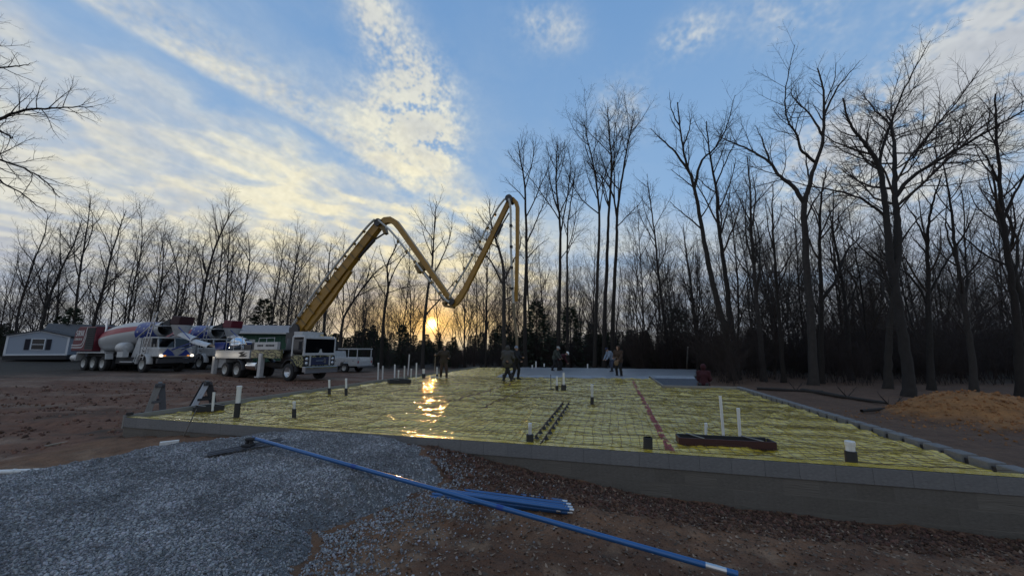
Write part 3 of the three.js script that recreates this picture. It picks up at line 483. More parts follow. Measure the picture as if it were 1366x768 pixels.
tracedTree('bare_tree', 'slim tree tight beside the broad-topped one', 39, 0.18, [[757, 488], [757, 420], [757, 350], [758, 300], [764, 255], [768, 225]], [[0.05, [757, 340], [770, 300], [778, 270]]], { auto: 8, from: 0.45, fat: 1.5, last: 3 }, 124);
tracedTree('bare_tree', 'bare tree standing right behind the hanging hose', 36, 0.22, [[701, 487], [700, 405], [702, 340], [701, 290], [699, 250], [694, 220], [690, 198]], [[0.08, [701, 330], [716, 295], [728, 265], [733, 240]], [0.06, [699, 260], [708, 228], [712, 205]], [0.06, [702, 350], [720, 330], [734, 318]]], { auto: 7, from: 0.5, fat: 1.5, last: 3, stubs: 3 }, 125);
tracedTree('bare_tree', 'wide crooked bare tree framed by the last boom bend', 36, 0.25, [[673, 486], [672, 420], [672, 370], [668, 340], [660, 315], [654, 290], [652, 262]], [[0.11, [672, 385], [655, 350], [640, 330], [630, 312], [626, 285]], [0.1, [672, 372], [684, 345], [694, 325], [690, 290]], [0.06, [671, 400], [690, 392], [706, 400], [720, 398]]], { auto: 7, from: 0.5, fat: 1.5, last: 3, reach: 3.4 }, 126);
tracedTree('bare_tree', 'thin straight pole-like tree left of the last boom bend', 40, 0.11, [[648, 482], [649, 420], [650, 370], [651, 330], [650, 300]], [], { auto: 9, from: 0.5, fat: 1.5, last: 3 }, 127);
tracedTree('bare_tree', 'bare tree right of the narrow V-forked one, dense fine crown', 34, 0.17, [[893, 492], [889, 438], [882, 371], [877, 310], [872, 265], [868, 235]], [[0.06, [881, 360], [896, 320], [906, 285]], [0.05, [877, 310], [864, 280], [856, 255]]], { auto: 9, from: 0.4, fat: 1.4, last: 3, stubs: 4 }, 128);
tracedTree('bare_tree', 'pale slender tree left of the kneeling figure', 31, 0.14, [[932, 497], [930, 440], [926, 390], [920, 340], [916, 300]], [[0.04, [926, 390], [938, 355], [944, 325]]], { auto: 9, from: 0.4, fat: 1.3, bark: 2 }, 129);
// round the sun
tracedTree('bare_tree', 'bare tree standing right in front of the low sun', 40, 0.21, [[564, 478], [567, 423], [572, 381], [577, 352], [579, 320], [581, 290], [583, 270]], [[0.1, [568, 418], [588, 395], [606, 372], [622, 352]], [0.09, [574, 375], [592, 345], [604, 318], [608, 295]], [0.07, [577, 345], [564, 315], [556, 292]], [0.06, [570, 400], [602, 404], [622, 410], [640, 420]]], { auto: 7, from: 0.5, fat: 1.5, last: 3, reach: 4 }, 130);
tracedTree('bare_tree', 'bare tree left of the sun under the first boom bend', 40, 0.2, [[509, 474], [513, 423], [519, 386], [519, 355], [528, 336], [535, 320]], [[0.07, [519, 378], [535, 345], [548, 330], [556, 318]], [0.06, [516, 400], [500, 370], [494, 345]], [0.06, [521, 395], [545, 386], [570, 380]]], { auto: 8, from: 0.4, fat: 1.5, last: 3, reach: 3.5 }, 131);
tracedTree('bare_tree', 'bare tree leaning right beneath the first boom section', 38, 0.16, [[452, 470], [459, 425], [474, 400], [490, 378], [504, 362], [522, 350]], [[0.06, [470, 405], [478, 375], [488, 350]], [0.05, [490, 378], [498, 350], [508, 330]], [0.05, [480, 396], [505, 384], [530, 378]]], { auto: 8, from: 0.35, fat: 1.5, last: 3, reach: 3.5 }, 132);
tracedTree('bare_tree', 'bare tree half hidden by the lower end of the boom', 42, 0.2, [[432, 468], [434, 420], [438, 385], [440, 350], [444, 325]], [[0.07, [436, 405], [424, 370], [418, 340]], [0.06, [438, 385], [452, 360], [462, 340]]], { auto: 8, from: 0.3, fat: 1.5, last: 3, reach: 4 }, 133);
// the row behind the trucks
const ROW = [[44, 48, 0.3, [[48, 470], [54, 425], [63, 390], [78, 350], [91, 320], [99, 290]], [[0.1, [60, 400], [48, 360], [44, 330]], [0.1, [80, 345], [102, 325], [116, 300]]], 'thick bare tree directly behind the grey house gable'],
  [42, 50, 0.22, [[18, 470], [22, 425], [32, 385], [45, 345], [58, 310], [62, 285]], [[0.08, [32, 385], [18, 350], [8, 325]]], 'bare tree leaning right at the far left end of the row'],
  [47, 50, 0.28, [[95, 470], [98, 425], [102, 370], [107, 330], [112, 290], [115, 258]], [[0.1, [102, 372], [90, 330], [86, 300]], [0.1, [106, 335], [124, 300], [134, 275]]], 'tallest bare tree of the left row, behind the maroon engine cover'],
  [43, 48, 0.28, [[121, 470], [125, 425], [135, 390], [146, 340], [158, 300], [165, 280]], [[0.09, [135, 390], [150, 370], [170, 352]], [0.08, [146, 342], [140, 310], [142, 285]]], 'right-leaning bare tree behind the rear of the first mixer'],
  [48, 46, 0.17, [[166, 470], [171, 414], [178, 370], [185, 330], [184, 290], [181, 270]], [[0.06, [185, 328], [198, 305], [205, 285]], [0.06, [178, 370], [196, 345], [210, 330]]], 'slim bare tree above the middle of the first mixer drum'],
  [44, 49, 0.2, [[204, 470], [209, 420], [214, 375], [216, 335], [212, 305]], [[0.08, [214, 375], [230, 340], [238, 315]]], 'bare tree behind the front ladder of the first mixer'],
  [46, 47, 0.2, [[230, 470], [236, 410], [239, 370], [232, 335], [225, 312]], [[0.07, [238, 375], [252, 340], [260, 318]]], 'crooked bare tree above the cab of the first mixer'],
  [42, 46, 0.28, [[261, 470], [267, 414], [278, 360], [292, 318], [305, 292], [314, 278]], [[0.1, [276, 365], [264, 325], [262, 300]], [0.08, [292, 318], [290, 295], [294, 275]]], 'thick right-leaning bare tree behind the second mixer'],
  [44, 48, 0.22, [[277, 470], [284, 410], [290, 360], [293, 320], [290, 295]], [[0.07, [288, 375], [300, 340], [302, 310]]], 'straight bare tree above the second mixer'],
  [47, 46, 0.2, [[299, 470], [303, 410], [308, 360], [311, 325], [312, 300]], [[0.07, [307, 370], [322, 345], [330, 330]]], 'bare tree behind the red hopper'],
  [43, 46, 0.26, [[315, 470], [320, 425], [328, 385], [335, 345], [333, 312]], [[0.08, [326, 395], [345, 360], [352, 330]], [0.07, [333, 350], [322, 325], [320, 305]]], 'bare tree left of the green shed'],
  [45, 45, 0.18, [[358, 466], [364, 410], [370, 370], [374, 335], [375, 318]], [[0.06, [369, 375], [358, 345], [352, 325]]], 'slim bare tree rising over the green shed'],
  [44, 45, 0.24, [[381, 466], [386, 410], [394, 365], [399, 335], [405, 312]], [[0.08, [390, 385], [408, 350], [416, 325]], [0.07, [392, 372], [380, 345], [374, 322]]], 'bare tree right behind the pump truck cab']];
ROW.forEach(([d, , r, trunk, limbs, label], i) => tracedTree('bare_tree', label, d + 3, r * 0.72, trunk, limbs.map(([a, ...q]) => [a * 0.8, ...q]), { auto: 13, from: 0.2, fat: 1.5, last: 3, dense: 1.3, reach: 5.6, stubs: 4 }, 140 + i));
// the near tree whose limbs reach in at the left edge
tracedTree('bare_tree', 'near bare tree out of sight at far left whose twiggy limbs reach in', 15, 0.3, [[-75, 560], [-70, 470], [-64, 380], [-58, 300], [-60, 220], [-66, 120], [-75, 20]], [[0.1, [-60, 215], [-30, 195], [0, 170], [30, 150], [60, 140], [90, 128]], [0.09, [-62, 140], [-30, 100], [-5, 70], [10, 52], [18, 40]], [0.07, [-58, 230], [-20, 222], [10, 222], [40, 232], [62, 248], [70, 264]], [0.06, [-10, 178], [15, 186], [40, 200], [60, 206]], [0.06, [-30, 100], [0, 105], [30, 98], [50, 88]], [0.06, [-40, 190], [-10, 140], [12, 122], [36, 112]], [0.05, [-20, 222], [0, 245], [20, 262], [30, 280]]], { auto: 4, from: 0.4, reach: 2.5, dense: 2 }, 160);
console.log('traced trees', treeTriangles);

// lesser trees of the wood: a few kinds, each then copied
const KINDS = [[13, 0.09, 12], [16, 0.115, 13], [11, 0.07, 12], [18, 0.13, 14], [9, 0.05, 11]].map(([h, r0, auto], k) => {
  const o = new THREE.Group(), r = seeded(300 + k), pts = [V(0, 0, 0)]; let d = V((r() - 0.5) * 0.14, 1, (r() - 0.5) * 0.14).normalize();
  for (let i = 1; i <= 6; i++) { d.add(V((r() - 0.5) * 0.16, 0.05, (r() - 0.5) * 0.16)).normalize(); pts.push(pts[i - 1].clone().addScaledVector(d, h / 6)); }
  grow(o, pts, r0, [], { auto: auto + 4, from: 0.16, fat: 1.5, last: 3, sides: 6, reach: h * 0.36, bark: k % 4 }, 300 + k); return o;
});
const offSlab = (px, d) => { for (;;) { const q = atDepth(px, 470, d), [u, v] = toUV(q.x, q.z); if (u < -2.5 || u > 16.6 + 0.5 * smooth(12, 26, v) || v < -1 || v > 28) return d; d += 2.5; } };
const woodTrees = [];
function placeWood(px, d, kind, scale, label, group, turn) {
  if (Math.abs(px - 578) < 16) px += 40;
  d = offSlab(px, d); const p = atDepth(px, 480, d); p.y = groundHeight(p.x, p.z) - 0.05;
  const c = KINDS[kind].clone(); c.name = numbered('wood_tree'); c.position.copy(p); c.rotation.y = turn; c.scale.setScalar(scale); scene.add(c); tag(c, label, 'tree', group); woodTrees.push(c);
}
{
  const r = seeded(77);
  for (let i = 0; i < 34; i++) placeWood(850 + 540 * (i + r()) / 34, 25 + 16 * r(), Math.floor(r() * 5), 0.65 + 0.4 * r(), 'one of the thin bare trees filling the wood right of the slab', 'thin trees in the right-hand wood', r() * 6.28);
  for (let i = 0; i < 24; i++) placeWood(480 + 380 * (i + r()) / 24, 41 + 14 * r(), Math.floor(r() * 5), 0.7 + 0.4 * r(), 'one of the thin bare trees in the wood behind the pour', 'thin trees in the wood behind the pour', r() * 6.28);
  for (let i = 0; i < 26; i++) placeWood(-20 + 480 * (i + r()) / 26, 50 + 12 * r(), Math.floor(r() * 4), 0.85 + 0.4 * r(), 'one of the thin bare trees in the row behind the trucks', 'thin trees behind the trucks', r() * 6.28);
}
// far wood, evergreens and undergrowth: masses nobody could count
function massOf(name, label, category, sources, count, place, seed) {
  const r = seeded(seed), o = thing(name, label, category); o.userData.kind = 'stuff';
  const lists = sources.map(() => []), e = new THREE.Euler(), q = new THREE.Quaternion();
  for (let i = 0; i < count; i++) { const s = place(r); if (!s) continue; const [p, k] = s; q.setFromEuler(e.set((r() - 0.5) * 0.08, r() * 6.28, (r() - 0.5) * 0.08)); lists[Math.floor(r() * sources.length)].push(M4().compose(p, q, V(k, k * (0.85 + 0.3 * r()), k))); }
  sources.forEach((parts, j) => parts.forEach(([g, m, n]) => { const im = new THREE.InstancedMesh(g, m, Math.max(1, lists[j].length)); lists[j].forEach((t, i) => im.setMatrixAt(i, t)); im.count = lists[j].length; im.name = n; im.castShadow = im.receiveShadow = true; im.userData.kind = 'stuff'; o.add(im); }));
  return o;
}
const kindParts = KINDS.map((o) => [[o.children[0].geometry, o.children[0].material, 'trunks'], [o.children[1].geometry, o.children[1].material, 'crowns']]);
const polar = (px, d0) => { const d = offSlab(px, d0); const p = atDepth(px, 470, d); p.y = groundHeight(p.x, p.z) - 0.1; return p; };
massOf('far_wood', 'hazy mass of bare trees deep in the wood all round', 'wood', kindParts, 480, (r) => { const px = -150 + 1700 * r(), d = px > 840 ? 36 + 46 * r() : 58 + 45 * r(); if (px > 500 && px < 640 && r() < 0.5) return null; if (Math.abs(px - 576) < 9 || (px < 470 && r() < 0.55) || (px > 840 && r() < 0.3)) return null; return [polar(px, d), (px < 460 ? 0.75 : 0.8) + 0.5 * r()]; }, 81);
// thin saplings and brush
const brushKinds = [0, 1, 2].map((k) => { const r = seeded(400 + k), g = new GB(); for (let s = 0; s < 7; s++) branch(g, V((r() - 0.5) * 1.1, 0, (r() - 0.5) * 1.1), V((r() - 0.5) * 0.5, 1, (r() - 0.5) * 0.5).normalize(), 2 + 2.4 * r(), 0.018, 1, 3, r, 1.6); return [[g.build(), mat(0.04 - 0.005 * k, 0.028 - 0.003 * k, 0.022, 0.95), 'stems']]; });
massOf('undergrowth', 'dark tangle of brush and saplings at the edge of the wood', 'undergrowth', brushKinds, 1250, (r) => {
  const px = -120 + 1640 * r(), right = smooth(860, 1000, px); let d = px > 850 ? 21 + 26 * r() : px < 470 ? 44 + 25 * r() : 40 + 30 * r();
  if (px > 1010 && d < 17 + 9 * smooth(1250, 1010, px)) return null;
  if (px < 470 && r() < 0.5) return null; return [polar(px, d), (px < 470 ? 0.55 : 1) * (0.55 + 0.5 * r()) * (1 + 0.3 * right * smooth(20, 34, d)) * (px > 480 && px < 680 ? 0.7 : 1)];
}, 82);
const cedar = [0, 1].map((k) => {
  const r = seeded(500 + k), pos = [], idx = [], st = new GB(); st.tube([V(0, 0, 0), V(0.04, 2, 0), V(0, 5, 0)], [0.09, 0.06, 0.01], 5);
  for (let i = 0; i < 150; i++) {
    const t = (i + r()) / 150, y = 0.35 + 4.6 * t, a = i * 2.4 + r(), L = (1 - t) ** 0.75 * (1.15 + 0.5 * r()) + 0.15, d = V(Math.cos(a), -0.12 + 0.35 * t, Math.sin(a)).normalize();
    st.tube([V(0, y, 0), V(0, y, 0).addScaledVector(d, L)], [0.014, 0.005], 3);
    for (let j = 0; j < 9; j++) {
      const f = 0.25 + 0.75 * (j + r()) / 9, c = V(0, y, 0).addScaledVector(d, L * f).add(sway(r, 0.16)), w = 0.1 + 0.15 * r(), b = pos.length / 3, s = sway(r, 2).normalize(), q = V().crossVectors(s, d).normalize();
      pos.push(c.x - s.x * w * 0.4, c.y - s.y * w * 0.4, c.z - s.z * w * 0.4, c.x + s.x * w * 0.4, c.y + s.y * w * 0.4, c.z + s.z * w * 0.4, c.x + d.x * w * 1.5 + q.x * w * 0.5, c.y + d.y * w * 1.5 - 0.06, c.z + d.z * w * 1.5 + q.z * w * 0.5); idx.push(b, b + 1, b + 2);
    }
  }
  const g = new THREE.BufferGeometry(); g.setAttribute('position', new THREE.Float32BufferAttribute(pos, 3)); g.setAttribute('uv', new THREE.Float32BufferAttribute(new Float32Array(pos.length / 3 * 2), 2)); g.setIndex(idx); g.computeVertexNormals();
  return [[g, mat(0.022 + 0.006 * k, 0.034, 0.016, 0.8, { side: THREE.DoubleSide }), 'foliage'], [st.build(), bark[1], 'stems']];
});
massOf('evergreen_thicket', 'low dark mass of evergreens behind the slab and deep in the wood', 'thicket', cedar, 620, (r) => {
  const px = -140 + 1680 * r(), sunGap = px > 505 && px < 655; let d = px > 850 ? 33 + 30 * r() : px < 470 ? 52 + 22 * r() : 42 + 30 * r();
  const top = sunGap ? 0.62 : 0.78; return [polar(px, d), top * (0.7 + 0.6 * r()) * (d / 55) * (px < 470 ? 0.85 : 1)];
}, 83);
for (const [px, d, k, label] of [[88, 46, 1.25, 'dark evergreen just right of the grey house gable'], [72, 50, 1.1, 'smaller dark evergreen above the grey house roof'], [536, 44, 1.0, 'dark drooping evergreen left of the sun'], [716, 42, 1.5, 'dark evergreen behind the hanging hose'], [762, 43, 1.4, 'dark evergreen behind the pair of bending workers'], [345, 50, 1.7, 'round dark evergreen over the green shed'], [905, 40, 1.3, 'dark evergreen left of the leaning trees']]) {
  const p = polar(px, d), o = thing('evergreen_tree', label, 'tree', p, px); o.scale.setScalar(k); part(o, 'crown', cedar[px % 2][0][0], cedar[px % 2][0][1]); part(o, 'trunk', cedar[px % 2][1][0], cedar[px % 2][1][1]);
}
// logs lying at the edge of the wood
for (const [a, b, r0, label] of [[[1070, 520], [1185, 538], 0.09, 'long fallen log lying between the slab and the wood'], [[1010, 518], [1100, 522], 0.07, 'fallen pole behind the right edge of the slab'], [[1150, 548], [1215, 541], 0.05, 'short grey branch lying before the clay mound']]) {
  const p = onPlane(...a, 0.22), q = onPlane(...b, 0.22), o = thing('fallen_log', label, 'log', p), g = new GB(), d = q.clone().sub(p), pts = [0, 0.3, 0.6, 1].map((t) => d.clone().multiplyScalar(t).add(V(0, 0.02 * Math.sin(t * 9), 0.06 * Math.sin(t * 5))));
  g.seam = true; g.tube(pts, [r0, r0 * 0.95, r0 * 0.8, r0 * 0.55], 8); part(o, 'stem', g.build(), bark[2]); const tw = new GB(), rr = seeded(600); for (let k = 0; k < 4; k++) branch(tw, pts[2], around(V(0, 1, 0), 0.6 + rr() * 0.6, k * 1.7), 0.6, 0.02, 2, 3, rr, 1.3); part(o, 'twigs', tw.build(), twigMat[0]);
}

// ---------------------------------------------------------------- vehicles and buildings
const font = await new FontLoader().loadAsync('fonts/droid/droid_sans_bold.typeface.json');
const lettering = (text, size, depth = 0.012) => { const g = new TextGeometry(text, { font, size, depth, curveSegments: 3 }); g.computeBoundingBox(); g.translate(-(g.boundingBox.max.x + g.boundingBox.min.x) / 2, 0, 0); return g; };
const ring = (profile, sides = 28) => new THREE.LatheGeometry(profile.map((p) => new THREE.Vector2(p[0], p[1])), sides);
function wheel(o, x, z, r, w, rimMat = MT.offwhite, dual = false) { // axle along z, outer face toward sign of z
  const k = Math.sign(z), g = new THREE.Group(); g.name = 'wheel'; g.position.set(x, r, z); o.add(g);
  const tyre = [ring([[r * 0.58, -w / 2], [r * 0.86, -w / 2], [r * 0.97, -w * 0.42], [r, -w * 0.3], [r, w * 0.3], [r * 0.97, w * 0.42], [r * 0.86, w / 2], [r * 0.58, w / 2]]).rotateX(Math.PI / 2)];
  for (let i = 0; i < 36; i++) tyre.push(box(0.035, 0.03, w * 0.8, Math.cos(i / 36 * 6.283) * r, Math.sin(i / 36 * 6.283) * r, 0, 0, 0, i / 36 * 6.283 + Math.PI / 2, 0));
  if (dual) tyre.push(tyre[0].clone().translate(0, 0, -k * w * 1.15));
  part(g, 'tyre', tyre, MT.rubber);
  const disc = [ring([[0.001, w * 0.12], [r * 0.2, w * 0.12], [r * 0.22, w * 0.3], [r * 0.27, w * 0.3], [r * 0.3, w * 0.06], [r * 0.5, w * 0.1], [r * 0.53, w * 0.48], [r * 0.6, w * 0.5]]).rotateX(Math.PI / 2)];
  for (let i = 0; i < 10; i++) disc.push(new THREE.CylinderGeometry(r * 0.03, r * 0.03, 0.05, 6).rotateX(Math.PI / 2).translate(Math.cos(i * 0.628) * r * 0.38, Math.sin(i * 0.628) * r * 0.38, w * 0.1));
  const d = part(g, 'rim', disc, rimMat); if (k < 0) d.rotation.y = Math.PI;
}
const beamAlong = (pts, hs, ds) => { // a box beam along points that lie in one upright plane; heights and depths at each
  const n = pts.length, pos = [], idx = [], side = V().subVectors(pts[n - 1], pts[0]).setY(0).normalize().cross(V(0, 1, 0)), T = V(), U = V();
  for (let k = 0; k < n; k++) { T.subVectors(pts[Math.min(k + 1, n - 1)], pts[Math.max(k - 1, 0)]).normalize(); U.crossVectors(side, T).normalize(); for (const [a, b] of [[-1, -1], [1, -1], [1, 1], [-1, 1]]) { const p = pts[k].clone().addScaledVector(U, b * hs[k] / 2).addScaledVector(side, a * ds[k] / 2); pos.push(p.x, p.y, p.z); } }
  for (let k = 0; k < n - 1; k++) for (let s = 0; s < 4; s++) { const a = k * 4 + s, b = k * 4 + (s + 1) % 4; idx.push(a, b, a + 4, b, b + 4, a + 4); }
  idx.push(0, 2, 1, 0, 3, 2); const e = (n - 1) * 4; idx.push(e, e + 1, e + 2, e, e + 2, e + 3);
  const g = new THREE.BufferGeometry(); g.setAttribute('position', new THREE.Float32BufferAttribute(pos, 3)); g.setAttribute('uv', new THREE.Float32BufferAttribute(new Float32Array(pos.length / 3 * 2).map((_, i) => pos[Math.floor(i / 2) * 3 + (i % 2)] * 0.4), 2)); g.setIndex(idx); const f = g.toNonIndexed(); f.computeVertexNormals(); return f;
};
const star = (cx, cy, r) => Array.from({ length: 10 }, (_, i) => { const a = i * Math.PI / 5 + Math.PI / 2, q = i % 2 ? r * 0.4 : r; return [cx + q * Math.cos(a), cy + q * Math.sin(a)]; });

function makeMixer(name, label, pos, turn) {
  const o = thing(name, label, 'concrete mixer', pos, turn, 'front-discharge concrete mixers');
  part(o, 'frame', [box(12, 0.26, 0.8, -4.4, 0.95, 0), box(0.4, 0.5, 1.9, -5.4, 0.6, 0), box(0.4, 0.5, 1.9, -6.8, 0.6, 0), box(0.4, 0.5, 1.9, -8.2, 0.6, 0), box(0.35, 0.45, 1.9, 0, 0.6, 0), box(3, 0.5, 1.7, -2.9, 0.8, 0)], MT.black);
  for (const z of [-1.04, 1.04]) { wheel(o, 0, z, 0.55, 0.38, MT.offwhite); for (const x of [-5.4, -6.8, -8.2]) wheel(o, x, z, 0.54, 0.32, MT.offwhite, true); }
  for (const z of [-1.12, 1.12]) {
    part(o, 'fender', [box(4.3, 0.07, 0.5, -6.9, 1.38, z), prism([[-9.05, 1.36], [-9.25, 0.75], [-9.15, 0.75], [-8.95, 1.36]], 0.45).translate(0, 0, z), box(0.06, 0.5, 0.45, -4.75, 1.12, z, 0, 0, 0.3)], MT.white);
    part(o, 'mud_skirt', box(4.0, 0.55, 0.03, -6.9, 1.1, z * 0.68), MT.black);
    part(o, 'step', [box(1.6, 0.06, 0.4, -1.9, 0.72, z), box(0.05, 0.7, 0.05, -1.2, 1.0, z, 0, 0, -0.5), box(0.8, 0.4, 0.35, -2.9, 1.25, z)], MT.white);
    part(o, 'front_fender', new THREE.TorusGeometry(0.72, 0.07, 6, 16, Math.PI).scale(1, 1, 3).translate(0, 0.6, z), MT.white);
  }
  part(o, 'tank', ring([[0.001, -0.5], [0.3, -0.46], [0.42, -0.34], [0.42, 0.34], [0.3, 0.46], [0.001, 0.5]], 20).rotateZ(Math.PI / 2).translate(-3.2, 1.75, 0.95), MT.white);
  part(o, 'rear_bumper', [ring([[0.001, -0.55], [0.2, -0.5], [0.26, -0.4], [0.26, 0.4], [0.2, 0.5], [0.001, 0.55]], 16).rotateZ(Math.PI / 2).translate(-9.9, 0.95, 1.0), box(0.3, 0.3, 2.2, -10.3, 0.85, 0)], MT.white);
  // engine cover at the tail
  const hood = part(o, 'engine_cover', prism([[-10.7, 1.5], [-7.4, 1.5], [-7.2, 2.3], [-7.3, 3.45], [-9.9, 3.5], [-10.45, 3.1]], 2.3, 0.05), MT.maroon);
  tag(hood, 'maroon engine cover with white swoosh stripes');
  for (const [k, w] of [[0, 0.1], [0.2, 0.1]]) part(hood, 'stripe', new THREE.TubeGeometry(new THREE.CatmullRomCurve3([V(-10.72, 1.78 + k, 1.157), V(-9.6, 1.78 + k, 1.157), V(-8.95 - k, 1.85 + k, 1.157), V(-8.75 - k, 2.3, 1.157), V(-8.4 - k, 3.42, 1.157)], false, 'centripetal'), 24, w / 2, 6).scale(1, 1, 0.15).translate(0, 0, 0.98), MT.white);
  part(hood, 'lettering', lettering('SRM', 0.46).translate(-9.65, 2.72, 1.15), MT.white); part(hood, 'small_lettering', lettering('CONCRETE', 0.17).translate(-9.75, 2.38, 1.15), MT.offwhite);
  part(hood, 'grille', [box(1.25, 1.75, 0.03, -7.92, 2.5, 1.155, 0, 0, 0.0, 0)], MT.black); part(hood, 'louvre', Array.from({ length: 9 }, (_, i) => box(1.0, 0.1, 0.05, -7.85, 1.8 + i * 0.18, 1.16, 0.4)), MT.black);
  part(o, 'exhaust', [rod(V(-7.2, 2.2, 0.6), V(-7.2, 3.9, 0.6), 0.08)], MT.chrome);
  // drum: distance along its axis and radius
  const P0 = V(-7.5, 2.25, 0), A = V(7.3, 0.95, 0), AX = A.clone().normalize(), LEN = A.length(), UP = V(-AX.y, AX.x, 0), prof = [[0, 0.02], [0.03, 0.42], [0.1, 0.72], [0.3, 0.95], [0.9, 1.08], [1.8, 1.15], [2.8, 1.14], [3.6, 1.07], [5.2, 0.84], [6.4, 0.62], [LEN, 0.52]];
  const drumPoint = (t, a, off = 0) => { const r = pick(prof, t) + off; return P0.clone().addScaledVector(AX, t).addScaledVector(UP, Math.cos(a) * r).add(V(0, 0, Math.sin(a) * r)); };
  const patch = (t0, t1, a0, a1, off, nt, na) => { const pos = [], idx = []; for (let i = 0; i <= nt; i++) for (let j = 0; j <= na; j++) { const p = drumPoint(lerp(t0, t1, i / nt), lerp(a0, a1, j / na), off); pos.push(p.x, p.y, p.z); } for (let i = 0; i < nt; i++) for (let j = 0; j < na; j++) { const q = i * (na + 1) + j; idx.push(q, q + na + 1, q + 1, q + 1, q + na + 1, q + na + 2); } const g = new THREE.BufferGeometry(); g.setAttribute('position', new THREE.Float32BufferAttribute(pos, 3)); g.setIndex(idx); g.computeVertexNormals(); return g; };
  const drum = part(o, 'drum', patch(0, LEN, 0, Math.PI * 2, 0, 60, 40), MT.white); tag(drum, 'white drum with a red band and a blue starred front');
  part(drum, 'red_band', patch(0.35, 5.15, 0.98, 1.42, 0.006, 30, 6), mat(0.28, 0.015, 0.03, 0.4)); part(drum, 'red_band', patch(0.35, 5.15, 4.86, 5.3, 0.006, 30, 6), mat(0.28, 0.015, 0.03, 0.4));
  part(drum, 'blue_front', patch(5.1, 6.9, 0, Math.PI * 2, 0.006, 16, 36), MT.blue);
  const stars = []; for (let i = 0; i < 3; i++) for (let j = 0; j < 12; j++) { const pts = star(0, 0, 0.11), t0 = 5.4 + i * 0.55, a0 = j * 0.5236 + (i % 2) * 0.26, pos = []; const c = drumPoint(t0, a0, 0.014); for (let k = 0; k < 10; k++) { const a = pts[k], b = pts[(k + 1) % 10], r = pick(prof, t0); for (const q of [c, drumPoint(t0 + a[0], a0 + a[1] / r, 0.014), drumPoint(t0 + b[0], a0 + b[1] / r, 0.014)]) pos.push(q.x, q.y, q.z); } const g = new THREE.BufferGeometry(); g.setAttribute('position', new THREE.Float32BufferAttribute(pos, 3)); g.computeVertexNormals(); stars.push(g); }
  for (const g of stars) part(drum, 'star', g, MT.white);
  part(o, 'drum_pedestal', [box(0.5, 1.2, 1.3, -7.1, 1.6, 0), prism([[-2.6, 1.05], [-1.6, 1.05], [-1.6, 2.5], [-2.0, 2.5]], 1.5).translate(0, 0, 0)], MT.white);
  // cab at the nose
  const cab = part(o, 'cab', [prism([[-0.85, 1.1], [1.5, 1.1], [1.56, 1.72], [1.25, 1.78], [-0.85, 1.78]], 2.1, 0.05), prism([[-0.85, 2.42], [1.05, 2.42], [0.98, 2.54], [-0.8, 2.54]], 2.0, 0.04), ...[-0.98, 0.98].flatMap((z) => [box(0.09, 0.75, 0.07, -0.8, 2.1, z), box(0.08, 0.75, 0.07, 0.25, 2.1, z), box(0.08, 0.76, 0.08, 1.12, 2.1, z, 0, 0, 0.22)]), box(0.06, 0.75, 0.06, 1.16, 2.1, 0, 0, 0, 0.22)], MT.white);
  part(cab, 'windshield', box(0.03, 0.68, 1.9, 1.1, 2.1, 0, 0, 0, 0.22, 0.004), MT.glass); for (const z of [-0.98, 0.98]) part(cab, 'side_window', box(1.85, 0.66, 0.03, 0.1, 2.1, z, 0, 0, 0, 0.004), MT.glass);
  part(cab, 'inside', box(1.5, 0.6, 1.6, 0, 2.08, 0), MT.black);
  part(cab, 'door', box(0.85, 0.62, 0.04, -0.25, 1.42, 1.06), MT.white); part(cab, 'door_plate', box(0.42, 0.16, 0.02, -0.25, 1.46, 1.09), MT.darksteel);
  part(cab, 'blue_graphic', [prism([[0.1, 1.16], [0.95, 1.16], [0.55, 1.62], [0.4, 1.4]], 0.02, 0), prism([[-0.95, 1.16], [-0.1, 1.16], [-0.3, 1.44], [-0.6, 1.66]], 0.02, 0)].map((g) => g.rotateY(Math.PI / 2).translate(1.575, 0.02, 0)), MT.blue);
  part(o, 'front_bumper', [box(0.22, 0.34, 2.3, 1.62, 0.82, 0), box(0.1, 0.08, 2.2, 1.7, 1.06, 0)], MT.darksteel);
  for (const z of [-0.95, 0.95]) {
    const h = part(o, 'headlight', new THREE.CylinderGeometry(0.1, 0.1, 0.06, 16).rotateZ(Math.PI / 2).translate(1.66, 1.18, z), new THREE.MeshStandardMaterial({ color: 0xffffff, emissive: new THREE.Color().setRGB(1, 0.88, 0.7), emissiveIntensity: 1.7 }));
    const l = new THREE.SpotLight(new THREE.Color().setRGB(1, 0.88, 0.7), 4, 0, 0.6, 0.6); l.name = 'headlight_beam'; l.position.set(1.74, 1.18, z); l.target.position.set(10, 0.1, z); l.castShadow = true; l.shadow.radius = 4; o.add(l, l.target);
    part(o, 'marker_light', box(0.04, 0.09, 0.14, 1.62, 1.18, z * 0.76), new THREE.MeshStandardMaterial({ color: 0xff8a2a, emissive: new THREE.Color().setRGB(1, 0.4, 0.08), emissiveIntensity: 0.5 }));
    void h;
  }
  part(o, 'ladder', [rod(V(0.2, 0.9, 1.3), V(0.75, 4.35, 1.1), 0.035), rod(V(-0.2, 0.9, 1.3), V(0.35, 4.35, 1.1), 0.035), ...Array.from({ length: 10 }, (_, i) => { const t = (i + 0.5) / 10; return rod(V(0.2 + 0.55 * t, 0.9 + 3.45 * t, 1.3 - 0.2 * t), V(-0.2 + 0.55 * t, 0.9 + 3.45 * t, 1.3 - 0.2 * t), 0.022, 6); })], MT.alu);
